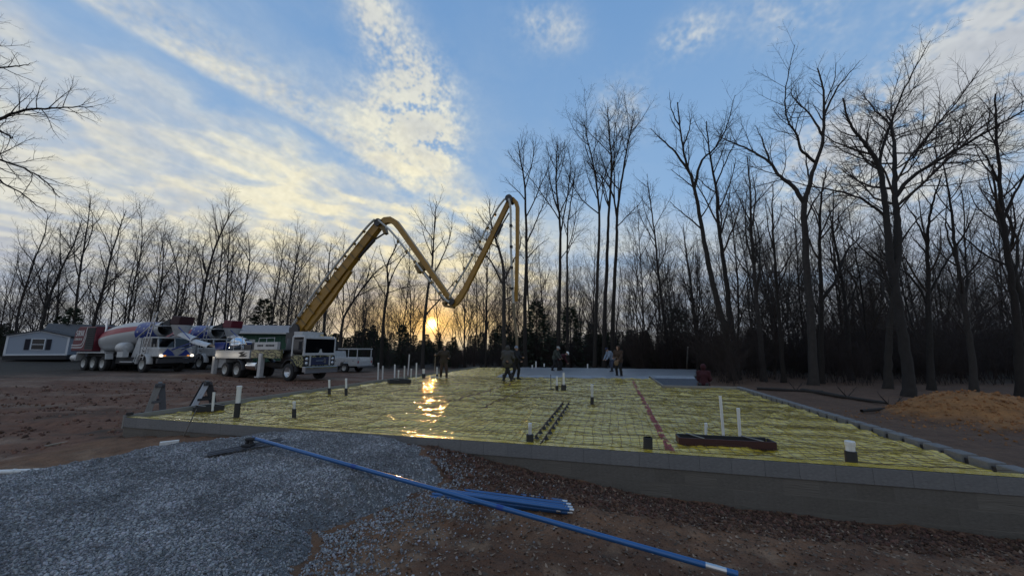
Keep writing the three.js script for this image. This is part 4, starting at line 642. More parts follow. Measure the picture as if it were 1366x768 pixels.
  part(o, 'brace', [rod(V(-1.9, 2.45, 0.9), V(0.5, 3.5, 1.12), 0.05), rod(V(-1.9, 2.45, -0.9), V(0.5, 3.5, -1.12), 0.05), rod(V(0.3, 2.5, -1.1), V(0.5, 4.1, -1.1), 0.05), box(1.4, 0.05, 2.2, 0.7, 3.32, 0)], MT.alu);
  part(o, 'hopper', prism([[1.0, 3.55], [1.5, 3.4], [2.2, 3.42], [2.3, 4.0], [1.3, 4.1]], 0.95, 0.04), mat(0.035, 0.008, 0.01, 0.7)); part(o, 'hopper_mouth', box(0.8, 0.5, 1.0, 0.75, 3.5, 0, 0, 0, 0.3), MT.black);
  part(o, 'collector', [ring([[0.22, -0.5], [0.3, -0.45], [0.62, 0.35], [0.64, 0.4]], 20).translate(1.7, 3.0, 0)], MT.white);
  // half-round chute down over the nose
  const chute = (a, b, r) => { const g = new THREE.CylinderGeometry(r, r, a.distanceTo(b), 14, 1, true, 0, Math.PI).rotateY(0); const q = new THREE.Quaternion().setFromUnitVectors(V(0, 1, 0), b.clone().sub(a).normalize()); return g.rotateY(-Math.PI).applyQuaternion(q).translate((a.x + b.x) / 2, (a.y + b.y) / 2, (a.z + b.z) / 2); };
  const two = mat(0.62, 0.64, 0.66, 0.45, { side: THREE.DoubleSide, map: grime });
  part(o, 'chute', [chute(V(1.4, 2.75, 0), V(3.6, 2.2, 0), 0.3), chute(V(3.5, 2.1, 0), V(5.4, 1.75, 0), 0.27)], two); part(o, 'chute_support', [rod(V(1.5, 1.6, 0.3), V(3.4, 2.05, 0.2), 0.05), rod(V(1.5, 1.6, -0.3), V(3.4, 2.05, -0.2), 0.05), rod(V(2.0, 3.3, 0.4), V(3.5, 2.3, 0.25), 0.03)], MT.blue);
  for (const z of [-1.3, 1.3]) part(o, 'mirror', [box(0.05, 0.4, 0.2, 1.25, 2.2, z), rod(V(1.1, 2.4, z * 0.78), V(1.25, 2.4, z), 0.018, 6)], MT.black);
  return o;
}
const mixerTurn = -Math.atan2(0.363, 0.932), mixerAt = V(-26.24, 0, -28.43); mixerAt.y = groundHeight(-29, -29.5) - 0.02;
makeMixer('mixer_truck', 'nearer white mixer truck with starred drum and lit headlights', mixerAt, mixerTurn);
{
  const p = mixerAt.clone().add(V(0.9, 0, -3.9)), o = scene.getObjectByName('mixer_truck').clone(); o.name = numbered('mixer_truck'); o.position.copy(p); o.position.y = groundHeight(p.x, p.z) - 0.02;
  for (const c of [...o.children]) if (c.isLight || (c.type === 'Object3D' && !c.isMesh && !c.children.length)) o.remove(c);
  o.traverse((c) => { if (c.name === 'hopper') c.material = MT.maroon; if (c.name === 'headlight') c.material = MT.chrome; if (c.name === 'marker_light') c.material = mat(0.5, 0.2, 0.05, 0.4); });
  scene.add(o); tag(o, 'farther white mixer truck half hidden behind the one with lit headlights', 'concrete mixer', 'front-discharge concrete mixers');
}

// the pump truck with its boom over the slab
{
  const o = thing('concrete_pump_truck', 'white concrete pump truck with long ochre folding boom reaching over the slab', 'pump truck', V(-13.73, groundHeight(-15, -25.5) + 0.01, -25.24), -Math.atan2(0.45, 0.893));
  part(o, 'frame', [box(9.6, 0.3, 0.85, -3.7, 0.9, 0), box(0.3, 0.4, 1.9, -5.8, 0.55, 0), box(0.3, 0.4, 1.9, -7.3, 0.55, 0), box(0.3, 0.4, 1.9, 0, 0.55, 0)], MT.black);
  for (const z of [-1.04, 1.04]) { wheel(o, 0, z, 0.54, 0.36, MT.alu); for (const x of [-5.8, -7.3]) wheel(o, x, z, 0.52, 0.32, MT.offwhite, true); }
  // cab
  const flame = noiseTexture(256, (u, v) => { const k = Math.sin(14 * (u + 0.5 * tile(u, v, 5, 3, 3)) + 9 * v + 5 * tile(u, v, 8, 2, 7)); return k > 0.35 ? [0.62, 0.6, 0.42] : k > -0.25 ? [0.24, 0.25, 0.12] : [0.07, 0.075, 0.05]; }, true);
  const camo = new THREE.MeshPhysicalMaterial({ color: 0xffffff, roughness: 0.4, clearcoat: 0.4, map: rep(flame, 0.8) });
  const cab = part(o, 'cab', [prism([[0.08, 2.7], [1.22, 2.7], [1.2, 2.83], [0.12, 2.83]], 2.3, 0.04), ...[-1.09, 1.09].flatMap((z) => [box(0.14, 1.2, 0.11, 0.14, 2.15, z), box(0.12, 1.2, 0.1, 1.27, 2.15, z)]), box(0.1, 0.16, 2.26, 1.29, 1.66, 0), box(0.08, 0.1, 2.24, 1.28, 2.68, 0), box(0.06, 1.5, 2.2, 0.1, 2.0, 0)], MT.white);
  part(cab, 'lower_side', [prism([[0.08, 0.75], [0.55, 0.95], [1.32, 0.8], [1.32, 1.6], [0.08, 1.62]], 2.28, 0.03)], camo);
  part(cab, 'windshield', box(0.03, 0.98, 2.08, 1.29, 2.18, 0, 0, 0, 0, 0.004), MT.glass); for (const z of [-1.11, 1.11]) part(cab, 'side_window', box(0.98, 0.85, 0.03, 0.7, 2.18, z, 0, 0, 0, 0.004), MT.glass);
  part(cab, 'inside', box(1.0, 0.9, 2.0, 0.7, 2.15, 0), MT.black);
  part(cab, 'emblem', prism([[-0.32, 1.6], [0.32, 1.6], [0.26, 1.72], [0.1, 1.78], [0.05, 1.98], [-0.05, 1.98], [-0.1, 1.78], [-0.26, 1.72]], 0.04, 0.008).rotateY(Math.PI / 2).translate(1.37, 0, 0), MT.white);
  part(o, 'grille', [box(0.06, 0.5, 1.28, 1.35, 1.22, 0), box(0.03, 0.05, 0.5, 1.39, 1.25, -0.05), box(0.03, 0.3, 0.16, 1.39, 1.25, -0.35)].slice(0, 1), paint(0.02, 0.03, 0.08)); part(o, 'grille_bar', [box(0.03, 0.05, 0.55, 1.4, 1.24, 0), ...[-0.4, -0.3].map((z) => box(0.03, 0.3, 0.05, 1.4, 1.24, z))], MT.chrome);
  for (const z of [-0.7, 0.7]) part(o, 'grille_post', box(0.08, 0.62, 0.09, 1.37, 1.24, z), MT.white);
  for (const z of [-0.93, 0.93]) { part(o, 'lamp_housing', box(0.06, 0.55, 0.34, 1.35, 1.22, z), MT.black); for (const y of [1.36, 1.1]) part(o, 'headlight', new THREE.SphereGeometry(0.1, 14, 8, 0, 6.283, 0, 1.57).scale(1, 0.4, 1).rotateZ(-Math.PI / 2).translate(1.375, y, z), mat(0.75, 0.78, 0.8, 0.1, { metalness: 0.6 })); }
  part(o, 'bumper', [box(0.3, 0.36, 2.36, 1.5, 0.72, 0, 0, 0, 0, 0.04), box(0.12, 0.08, 2.3, 1.6, 0.52, 0)], MT.steel); part(o, 'bumper_strip', box(0.03, 0.06, 2.2, 1.665, 0.8, 0), MT.camo ?? camo);
  part(o, 'roof_unit', [box(0.85, 0.26, 1.5, 0.4, 2.97, 0.25)], MT.white); part(o, 'beacon', [new THREE.CylinderGeometry(0.08, 0.1, 0.14, 12).translate(0.95, 2.9, -0.3), new THREE.CylinderGeometry(0.08, 0.1, 0.14, 12).translate(1.0, 2.9, -0.95)], mat(0.5, 0.4, 0.2, 0.3));
  for (const z of [-1.32, 1.32]) part(o, 'mirror', [box(0.06, 0.5, 0.2, 1.2, 2.2, z), rod(V(1.2, 2.5, z * 0.84), V(1.2, 2.42, z), 0.02, 6), rod(V(1.2, 1.9, z * 0.84), V(1.2, 1.98, z), 0.02, 6)], MT.black);
  part(o, 'front_fender', [new THREE.TorusGeometry(0.72, 0.06, 6, 16, Math.PI * 0.9).scale(1, 1, 3).translate(0, 0.58, 1.05), new THREE.TorusGeometry(0.72, 0.06, 6, 16, Math.PI * 0.9).scale(1, 1, 3).translate(0, 0.58, -1.05)], MT.black);
  // turret and deck
  part(o, 'turret', [ring([[0.001, 0], [0.75, 0], [0.75, 0.5], [0.55, 0.7], [0.5, 1.6], [0.001, 1.6]], 20).translate(-1.35, 1.1, 0), box(0.9, 0.7, 0.9, -1.3, 2.75, 0)], MT.darksteel);
  for (const z of [-1.13, 1.13]) {
    const k = Math.sign(z);
    const pan = part(o, 'side_panel', box(2.6, 0.5, 0.2, -2.6, 2.2, z), MT.white); part(pan, 'marking', [...Array.from({ length: 4 }, (_, i) => box(0.12, 0.13, 0.012, -3.45 + i * 0.17, 2.22, z + k * 0.105, 0, 0, 0, 0)), ...Array.from({ length: 6 }, (_, i) => box(0.11, 0.13, 0.012, -2.5 + i * 0.16, 2.22, z + k * 0.105, 0, 0, 0, 0))], MT.black);
    part(o, 'painted_panel', box(3.3, 0.55, 0.16, -2.55, 1.66, z), camo);
    const deck = part(o, 'deck_side', box(4.4, 0.56, 0.14, -6.6, 1.62, z), MT.white); part(deck, 'graphic', [prism([[-0.5, 0], [0.3, 0.02], [0.55, 0.14], [0.1, 0.12], [0.5, 0.3], [-0.1, 0.22], [0.2, 0.4], [-0.6, 0.3], [-0.2, 0.18]], 0.02, 0)].map((g) => g.translate(-5.2, 1.44, z + k * 0.075)), MT.black);
    part(o, 'outrigger_leg', [box(0.32, 1.5, 0.26, -2.95, 0.95, z * 1.05), box(0.5, 0.07, 0.45, -2.95, 0.15, z * 1.05), box(0.28, 0.7, 0.22, -2.95, 1.2, z * 1.08)], MT.white);
    part(o, 'fuel_tank', ring([[0.001, -0.6], [0.28, -0.58], [0.31, -0.52], [0.31, 0.52], [0.28, 0.58], [0.001, 0.6]], 20).rotateZ(Math.PI / 2).translate(-4.1, 0.85, z * 0.85), MT.chrome);
    part(o, 'mudguard', new THREE.TorusGeometry(0.68, 0.045, 6, 14, Math.PI * 0.5).scale(1, 1, 5).translate(-5.8, 0.56, z * 0.92), MT.darksteel);
    part(o, 'railing', [rod(V(-3.6, 1.9, z), V(-3.6, 2.6, z), 0.02, 6), rod(V(-5.6, 1.9, z), V(-5.6, 2.9, z), 0.02, 6), rod(V(-5.6, 2.85, z), V(-7.6, 2.85, z), 0.02, 6), rod(V(-5.6, 2.5, z), V(-7.6, 2.5, z), 0.03, 6), rod(V(-7.6, 1.9, z), V(-7.6, 2.85, z), 0.02, 6), rod(V(-6.6, 1.9, z), V(-6.6, 2.85, z), 0.02, 6)], MT.alu);
  }
  part(o, 'deck', [box(8.2, 0.1, 2.1, -4.9, 1.92, 0), box(1.2, 0.5, 1.4, -4.6, 2.2, 0), box(0.9, 0.35, 0.5, -5.6, 2.15, 0.5)], MT.darksteel);
  part(o, 'pumping_cylinder', [rod(V(-4.0, 2.2, 0.3), V(-8.2, 1.9, 0.3), 0.14, 14), rod(V(-4.0, 2.2, -0.3), V(-8.2, 1.9, -0.3), 0.14, 14)], MT.white);
  part(o, 'water_box', ring([[0.001, 0.5], [0.3, 0.45], [0.5, 0.2], [0.55, -0.2], [0.4, -0.5], [0.001, -0.5]], 18).rotateZ(0.5).translate(-7.4, 2.35, 0.5), MT.chrome);
  part(o, 'rear_hopper', [prism([[-9.3, 1.7], [-8.5, 1.7], [-8.1, 2.5], [-9.7, 2.5]], 1.9, 0.03), box(0.12, 0.9, 1.6, -8.4, 1.3, 0)], MT.blue);
  part(o, 'lower_rear', [box(1.6, 0.7, 1.9, -8.6, 1.0, 0), box(0.3, 1.3, 0.25, -8.9, 0.8, 1.1), box(0.3, 1.3, 0.25, -8.9, 0.8, -1.1)], MT.white);
  // boom, laid out from the photograph's joints and brought into the truck's own axes
  const D = (x) => lerp(25.8, 20.6, (x - 395) / 295), B = (x, y) => o.worldToLocal(atDepth(x, y, D(x)));
  const thick = (pts, h0, h1, d0, d1) => beamAlong(pts, pts.map((_, i) => lerp(h0, h1, i / (pts.length - 1))), pts.map((_, i) => lerp(d0, d1, i / (pts.length - 1))));
  const steps = (pts, n) => new THREE.CatmullRomCurve3(pts, false, 'centripetal').getPoints(n);
  const line = (...q) => q.map(([x, y]) => B(x, y));
  const side = V().subVectors(B(690, 300), B(395, 300)).setY(0).normalize().cross(V(0, 1, 0)), off = (p, k) => p.clone().addScaledVector(side, k);
  const joint = (x, y, r, w, s) => part(s, 'pin', (() => { const p = B(x, y); return rod(off(p, -w), off(p, w), r, 16); })(), MT.darksteel);
  const pipe = (s, r, m, ...q) => part(s, 'delivery_pipe', [new THREE.TubeGeometry(new THREE.CatmullRomCurve3(q.map(([x, y]) => off(B(x, y), 0.34)), false, 'centripetal'), 40, r, 10)], m);
  const clamps = (s, m, a, b, n, r) => part(s, 'pipe_clamp', Array.from({ length: n }, (_, i) => { const t = (i + 0.5) / n, p = off(B(lerp(a[0], b[0], t), lerp(a[1], b[1], t)), 0.34), d = B(b[0], b[1]).sub(B(a[0], a[1])).normalize(); return rod(p.clone().addScaledVector(d, -0.07), p.clone().addScaledVector(d, 0.07), r, 10); }), m);
  const greyPipe = mat(0.5, 0.5, 0.47, 0.5, { map: grime });
  const s1 = part(o, 'boom_section', [thick(line([398, 441], [430, 397], [470, 346], [500, 307], [508, 297]), 0.7, 0.5, 0.5, 0.4), thick(line([408, 438], [440, 400], [468, 361]), 0.5, 0.2, 0.3, 0.25)], MT.ochre);
  part(s1, 'rib', Array.from({ length: 9 }, (_, i) => { const t = 0.08 + i * 0.1; return thick(line([lerp(398, 508, t), lerp(441, 297, t)], [lerp(398, 508, t + 0.01), lerp(441, 297, t + 0.01)]), 0.75 - 0.23 * t, 0.75 - 0.23 * t, 0.54, 0.54); }), MT.ochredark);
  pipe(s1, 0.075, greyPipe, [394, 437], [422, 395], [462, 343.5], [496, 302.5], [504, 295]); clamps(s1, MT.ochredark, [397, 432], [496, 302.5], 8, 0.11);
  part(s1, 'hydraulic_cylinder', [rod(B(478, 343), B(499, 320), 0.12, 12), rod(B(499, 320), B(513, 311), 0.06, 10)], MT.darksteel); part(s1, 'link', [thick(line([506, 300], [513, 306], [515, 312]), 0.3, 0.2, 0.36, 0.3)], MT.ochredark); joint(507, 298, 0.26, 0.32, s1); joint(398, 440, 0.4, 0.42, s1);
  const s2 = part(o, 'boom_section', [thick(line([510, 298], [514, 294.5], [521, 293.5], [528, 297.5], [534, 305], [565, 348.5], [597, 394], [605, 405]), 0.46, 0.28, 0.32, 0.24)], MT.ochre);
  pipe(s2, 0.065, greyPipe, [509, 296], [525, 310], [550, 341], [575, 373], [598, 401], [603, 404]); clamps(s2, MT.ochredark, [530, 317], [596, 399], 6, 0.1);
  part(s2, 'hydraulic_cylinder', [rod(B(560, 357), B(575, 376), 0.1, 12), rod(B(575, 376), B(592, 401), 0.05, 10)], MT.darksteel); part(s2, 'link', [thick(line([558, 352], [563, 362]), 0.5, 0.5, 0.34, 0.34), thick(line([592, 403], [594, 408], [606, 410]), 0.14, 0.14, 0.3, 0.3), thick(line([594, 406], [598, 396]), 0.12, 0.12, 0.3, 0.3)], MT.ochredark); joint(604, 403, 0.2, 0.28, s2);
  const s3 = part(o, 'boom_section', [thick(line([601, 407], [608, 404], [614.5, 396], [621, 385], [650, 328], [680, 267]), 0.37, 0.27, 0.26, 0.2)], MT.ochre);
  pipe(s3, 0.058, greyPipe, [603, 398], [612, 381], [630, 350], [650, 310], [668, 278], [676, 268]); clamps(s3, MT.ochredark, [608, 386], [668, 280], 6, 0.09);
  part(s3, 'hydraulic_cylinder', [rod(B(661, 316), B(670, 299), 0.09, 12), rod(B(670, 299), B(679, 284), 0.045, 10)], MT.darksteel); joint(680, 266, 0.22, 0.26, s3);
  const s4 = part(o, 'boom_section', [thick(line([680, 265], [684.5, 266], [688.5, 270], [690.5, 277], [690.3, 330], [688.5, 402]), 0.26, 0.17, 0.18, 0.14)], MT.ochre);
  pipe(s4, 0.062, greyPipe, [681, 268], [683, 276], [684, 330], [686, 380], [687.5, 406]); clamps(s4, MT.black, [683.5, 290], [686, 400], 4, 0.09); joint(682, 269, 0.12, 0.24, s4);
  part(o, 'end_hose', [pipeAlong([off(B(687.5, 405), 0.34), off(B(688.5, 425), 0.3), off(B(691, 455), 0.2), off(B(690, 478), 0.12), off(B(690.5, 492), 0.1)], 0.075, 10, 30)], mat(0.16, 0.13, 0.09, 0.8));
}

// white service truck behind the pump truck's nose
{
  const p = onPlane(463, 497, 0.2), o = thing('service_truck', 'white utility truck with side boxes and ladder rack beyond the pump cab', 'truck', V(p.x, groundHeight(p.x, p.z), p.z - 0.9), Math.PI - 0.42 + 0.1);
  // nose to -x of the picture: forward +x, its left side shows
  for (const z of [-0.85, 0.85]) { wheel(o, 0, z, 0.38, 0.26, MT.offwhite); wheel(o, 3.5, z, 0.38, 0.26, MT.offwhite); }
  part(o, 'frame', box(6, 0.2, 0.8, 1.8, 0.5, 0), MT.black);
  part(o, 'service_body', [...[-0.82, 0.82].flatMap((z) => [prism([[-1.35, 0.55], [-0.5, 0.55], [-0.38, 0.85], [0.38, 0.85], [0.5, 0.55], [1.35, 0.55], [1.35, 1.28], [-1.35, 1.28]], 0.36, 0.02).translate(0, 0, z)]), box(2.6, 0.06, 1.4, 0, 0.75, 0), box(0.06, 0.42, 1.5, -1.33, 0.78, 0)], MT.white);
  for (const x of [-0.95, 0, 0.95]) for (const z of [-1.005, 1.005]) { const d = part(o, 'box_door', box(0.8, x ? 0.58 : 0.34, 0.02, x, x ? 0.94 : 1.06, z), MT.white); part(d, 'latch', box(0.08, 0.06, 0.03, x, 1.0, z + Math.sign(z) * 0.015), MT.black); }
  part(o, 'ladder_rack', [...[-0.9, 0.9].flatMap((z) => [rod(V(-1.25, 1.28, z), V(-1.25, 2.02, z), 0.04), rod(V(1.3, 1.28, z), V(1.3, 2.02, z), 0.04), box(2.75, 0.1, 0.07, 0, 2.02, z)]), box(0.06, 0.08, 1.8, -1.25, 2.02, 0), box(0.06, 0.08, 1.8, 1.3, 2.02, 0)], MT.white);
  part(o, 'cab', [prism([[1.45, 0.55], [4.4, 0.55], [4.45, 1.05], [3.3, 1.2], [2.8, 1.85], [1.6, 1.85], [1.45, 1.2]], 1.8, 0.06)], MT.white); part(o, 'side_window', [-0.905, 0.905].map((z) => prism([[1.7, 1.25], [3.05, 1.25], [2.7, 1.75], [1.75, 1.75]], 0.02, 0).translate(0, 0, z)), MT.glass); part(o, 'windshield', box(0.02, 0.68, 1.5, 3.07, 1.52, 0, 0, 0, 0.65, 0), MT.glass);
  part(o, 'rear_bumper', box(0.2, 0.14, 1.9, -1.5, 0.5, 0), MT.steel); for (const z of [-0.85, 0.85]) part(o, 'tail_light', box(0.03, 0.2, 0.1, -1.37, 0.9, z), mat(0.35, 0.02, 0.02, 0.3));
}

// the grey house, the dark roof beside it and the green shed
function gable(o, w, h, ridge, depth, wallMat, roofMat) {
  const wall = part(o, 'wall', prism([[-w / 2, 0.35], [w / 2, 0.35], [w / 2, h], [0, h + ridge], [-w / 2, h]], depth, 0).translate(0, 0, -depth / 2), wallMat), L = Math.hypot(w / 2, ridge) + 0.3, a = Math.atan2(ridge, w / 2);
  for (const s of [-1, 1]) part(o, 'roof', box(L, 0.1, depth + 0.4, s * (w / 4 + 0.06), h + ridge / 2 + 0.06, -depth / 2, 0, 0, -s * a, 0.01), roofMat); return wall;
}
{
  const d = 40, c = atDepth(46, 478.5, d), o = thing('mobile_home', 'grey-blue gabled house end with one shuttered window', 'house', c, 0.62);
  const siding = mat(0.30, 0.34, 0.40, 0.8, { bumpMap: noiseTexture(64, (u, v) => (v * 8) % 1), bumpScale: 0.012 }), trim = mat(0.6, 0.62, 0.64, 0.7);
  const w = 4.35, h = 2.35;
  gable(o, w, h, 0.6, 9, siding, mat(0.06, 0.06, 0.065, 0.9)); part(o, 'skirt', box(w + 0.05, 0.5, 9, 0, 0.15, -4.49), MT.black);
  part(o, 'corner_trim', box(0.16, h - 0.3, 0.05, -w / 2 + 0.06, h / 2 + 0.18, 0.02), trim); part(o, 'corner_trim', box(0.16, h - 0.3, 0.05, w / 2 - 0.06, h / 2 + 0.18, 0.02), trim);
  for (const s of [-1, 1]) part(o, 'rake_trim', box(Math.hypot(w / 2, 0.6) + 0.1, 0.16, 0.06, s * w / 4, h + 0.27, 0.03, 0, 0, -s * Math.atan2(0.6, w / 2)), trim);
  part(o, 'base_trim', box(w, 0.14, 0.05, 0, 0.42, 0.02), trim);
  const win = part(o, 'window', [box(1.0, 0.07, 0.08, 0, 2.08, 0.03), box(1.0, 0.07, 0.08, 0, 0.95, 0.03), box(0.08, 1.13, 0.08, -0.46, 1.5, 0.03), box(0.08, 1.13, 0.08, 0.46, 1.5, 0.03), box(0.92, 0.07, 0.07, 0, 1.5, 0.03)], trim);
  part(win, 'pane', box(0.9, 0.52, 0.02, 0, 1.78, 0.015, 0, 0, 0, 0), MT.glass); part(win, 'pane', box(0.9, 0.52, 0.02, 0, 1.23, 0.015, 0, 0, 0, 0), MT.glass);
  for (const s of [-1, 1]) part(o, 'shutter', [box(0.36, 1.13, 0.05, s * 0.74, 1.5, 0.03), ...Array.from({ length: 9 }, (_, i) => box(0.28, 0.08, 0.03, s * 0.74, 1.04 + i * 0.115, 0.06, 0.4))], mat(0.02, 0.02, 0.03, 0.7));
}
{
  const c = atDepth(120, 470, 47); c.y = 1.0; const o = thing('dark_house', 'low house with a wide dark roof behind the maroon engine cover', 'house', c, 0.75);
  part(o, 'wall', box(7, 2.6, 6, 0, 1.3, 0, 0, 0, 0, 0), mat(0.1, 0.1, 0.11, 0.9)); const roof = part(o, 'roof', prism([[-3.5, 2.55], [3.5, 2.55], [0, 4.3]], 7.6, 0.03).rotateY(Math.PI / 2), mat(0.12, 0.12, 0.125, 0.85, { map: grime })); part(roof, 'eave', box(7.6, 0.14, 0.06, 0, 2.6, 3.48), MT.offwhite); part(o, 'door', box(0.9, 2, 0.06, 1.5, 1.0, 3.03), MT.maroon); part(o, 'window', box(1.2, 0.9, 0.05, -2, 1.6, 3.02), MT.glass);
}
{
  const c = atDepth(362, 470, 41); c.y = groundHeight(c.x, c.z); const o = thing('green_shed', 'green shed with a pale sloping roof behind the pump truck', 'shed', c, 0.25);
  part(o, 'wall', Array.from({ length: 16 }, (_, i) => box(0.31, 3.4, 3, -2.4 + i * 0.32, 1.7, 0, 0, 0, 0, 0.02)), mat(0.03, 0.085, 0.05, 0.7)); const roof = part(o, 'roof', [prism([[-1.9, 3.3], [1.9, 3.3], [1.9, 3.4], [0, 4.3], [-1.9, 3.4]], 6.2, 0.02).rotateY(Math.PI / 2)], mat(0.38, 0.35, 0.34, 0.6, { map: grime })); part(roof, 'fascia', box(6.2, 0.16, 0.06, 0, 3.36, 1.92), MT.offwhite); part(o, 'window', [box(0.9, 0.6, 0.06, -1.6, 2.4, 1.52)], MT.offwhite);
}

// ---------------------------------------------------------------- workers
function skin(field, lo, hi, cell) { // surface nets over a box
  const n = [0, 1, 2].map((k) => Math.ceil((hi[k] - lo[k]) / cell) + 1), f = new Float32Array(n[0] * n[1] * n[2]), at = (i, j, k) => i + n[0] * (j + n[1] * k), pos = [], idx = [], cellOf = new Map();
  const B = 5, far = B * cell * 0.9 + 0.05;
  for (let K = 0; K < n[2]; K += B) for (let J = 0; J < n[1]; J += B) for (let I = 0; I < n[0]; I += B) {
    const h = (B - 1) / 2, c = field(lo[0] + (I + h) * cell, lo[1] + (J + h) * cell, lo[2] + (K + h) * cell), skip = Math.abs(c) > far;
    for (let k = K; k < Math.min(K + B, n[2]); k++) for (let j = J; j < Math.min(J + B, n[1]); j++) for (let i = I; i < Math.min(I + B, n[0]); i++) f[at(i, j, k)] = skip ? c : field(lo[0] + i * cell, lo[1] + j * cell, lo[2] + k * cell);
  }
  for (let k = 0; k < n[2] - 1; k++) for (let j = 0; j < n[1] - 1; j++) for (let i = 0; i < n[0] - 1; i++) {
    let x = 0, y = 0, z = 0, c = 0, m = 0; const v = [];
    for (let b = 0; b < 8; b++) { v[b] = f[at(i + (b & 1), j + (b >> 1 & 1), k + (b >> 2))]; if (v[b] < 0) m |= 1 << b; }
    if (m === 0 || m === 255) continue;
    for (let a = 0; a < 8; a++) for (const s of [1, 2, 4]) { const b = a | s; if (b === a || (v[a] < 0) === (v[b] < 0)) continue; const t = v[a] / (v[a] - v[b]); x += (a & 1) + (s === 1 ? t : 0); y += (a >> 1 & 1) + (s === 2 ? t : 0); z += (a >> 2) + (s === 4 ? t : 0); c++; }
    cellOf.set(at(i, j, k), pos.length / 3); pos.push(lo[0] + (i + x / c) * cell, lo[1] + (j + y / c) * cell, lo[2] + (k + z / c) * cell);
  }
  const quad = (a, b, c, d, flip) => { if ([a, b, c, d].some((q) => q === undefined)) return; flip ? idx.push(a, c, b, a, d, c) : idx.push(a, b, c, a, c, d); };
  for (let k = 1; k < n[2] - 1; k++) for (let j = 1; j < n[1] - 1; j++) for (let i = 1; i < n[0] - 1; i++) {
    const v = f[at(i, j, k)] < 0, g = (a, b, c) => cellOf.get(at(i - a, j - b, k - c));
    if (v !== f[at(i + 1, j, k)] < 0) quad(g(0, 1, 1), g(0, 0, 1), g(0, 0, 0), g(0, 1, 0), !v);
    if (v !== f[at(i, j + 1, k)] < 0) quad(g(1, 0, 1), g(1, 0, 0), g(0, 0, 0), g(0, 0, 1), !v);
    if (v !== f[at(i, j, k + 1)] < 0) quad(g(1, 1, 0), g(0, 1, 0), g(0, 0, 0), g(1, 0, 0), !v);
  }
  const g = new THREE.BufferGeometry(); g.setAttribute('position', new THREE.Float32BufferAttribute(pos, 3)); g.setIndex(idx); g.computeVertexNormals(); return g;
}
const capsule = (a, b, ra, rb) => { const bx = b[0] - a[0], by = b[1] - a[1], bz = b[2] - a[2], l = bx * bx + by * by + bz * bz || 1e-9; return (x, y, z) => { const t = clamp(((x - a[0]) * bx + (y - a[1]) * by + (z - a[2]) * bz) / l, 0, 1); return Math.hypot(x - a[0] - bx * t, y - a[1] - by * t, z - a[2] - bz * t) - lerp(ra, rb, t); }; };
const ellipsoid = (c, r) => (x, y, z) => { const k = Math.hypot((x - c[0]) / r[0], (y - c[1]) / r[1], (z - c[2]) / r[2]); return (k - 1) * Math.min(...r); };
const blend = (list, k) => (x, y, z) => { let d = 1e3; for (const f of list) { const e = f(x, y, z), h = clamp(0.5 + 0.5 * (d - e) / k, 0, 1); d = lerp(d, e, h) - k * h * (1 - h); } return d; };
const headField = (() => {
  const f = blend([ellipsoid([0, 0.03, -0.01], [0.078, 0.1, 0.098]), ellipsoid([0, -0.045, 0.028], [0.056, 0.075, 0.062]), capsule([0, 0.02, 0.085], [0, -0.018, 0.104], 0.009, 0.014), capsule([-0.05, 0.03, 0.07], [0.05, 0.03, 0.07], 0.016, 0.016), ellipsoid([0, -0.058, 0.082], [0.024, 0.012, 0.014]), ellipsoid([0, -0.1, 0.066], [0.024, 0.02, 0.022]), capsule([0, -0.08, -0.02], [0, -0.16, -0.03], 0.052, 0.056)], 0.014);
  const ears = blend([ellipsoid([-0.08, 0.0, -0.01], [0.012, 0.032, 0.02]), ellipsoid([0.08, 0.0, -0.01], [0.012, 0.032, 0.02])], 0.004);
  return (x, y, z) => Math.min(Math.max(f(x, y, z), -Math.min(...[-0.032, 0.032].map((e) => Math.hypot(x - e, y - 0.008, z - 0.094) - 0.014)), -(Math.hypot(x * 0.3, (y + 0.058) * 2.2, z - 0.1) - 0.006)), ears(x, y, z));
})();
const headShape = skin(headField, [-0.11, -0.19, -0.13], [0.11, 0.15, 0.14], 0.0055);
const handShape = (() => { // wrist at the origin, fingers toward -y, palm toward +z, thumb toward +x; closed loosely round a rod
  const fs = [ellipsoid([0, -0.05, 0], [0.042, 0.052, 0.016]), capsule([0, 0.03, 0], [0, -0.02, 0], 0.026, 0.026)];
  [[0.03, 0.07], [0.011, 0.078], [-0.01, 0.073], [-0.03, 0.058]].forEach(([x, l]) => { let p = [x, -0.09, 0.002], a = 0.55; for (const s of [0.42, 0.32, 0.26]) { const q = [p[0] * 1.01, p[1] - Math.cos(a) * l * s, p[2] + Math.sin(a) * l * s]; fs.push(capsule(p, q, 0.0095, 0.0085)); p = q; a += 0.75; } });
  let p = [0.035, -0.03, 0.004]; for (const q of [[0.058, -0.055, 0.016], [0.06, -0.08, 0.032], [0.05, -0.098, 0.044]]) { fs.push(capsule(p, q, 0.012, 0.0095)); p = q; }
  return skin(blend(fs, 0.005), [-0.06, -0.2, -0.04], [0.09, 0.07, 0.1], 0.0045);
})();
const arr = (v) => [v.x, v.y, v.z];
function twoBone(a, target, l1, l2, hint) { const d = target.clone().sub(a), L = Math.min(d.length(), (l1 + l2) * 0.995), dir = d.normalize(), end = a.clone().addScaledVector(dir, L), c = (l1 * l1 + L * L - l2 * l2) / (2 * L), h = Math.sqrt(Math.max(0, l1 * l1 - c * c)), n = hint.clone().addScaledVector(dir, -hint.dot(dir)).normalize(); return [a.clone().addScaledVector(dir, c).addScaledVector(n, h), end]; }
const skinMat = mat(0.34, 0.2, 0.14, 0.6), dark = (r, g, b) => mat(r, g, b, 0.9, { bumpMap: grain, bumpScale: 0.003 });
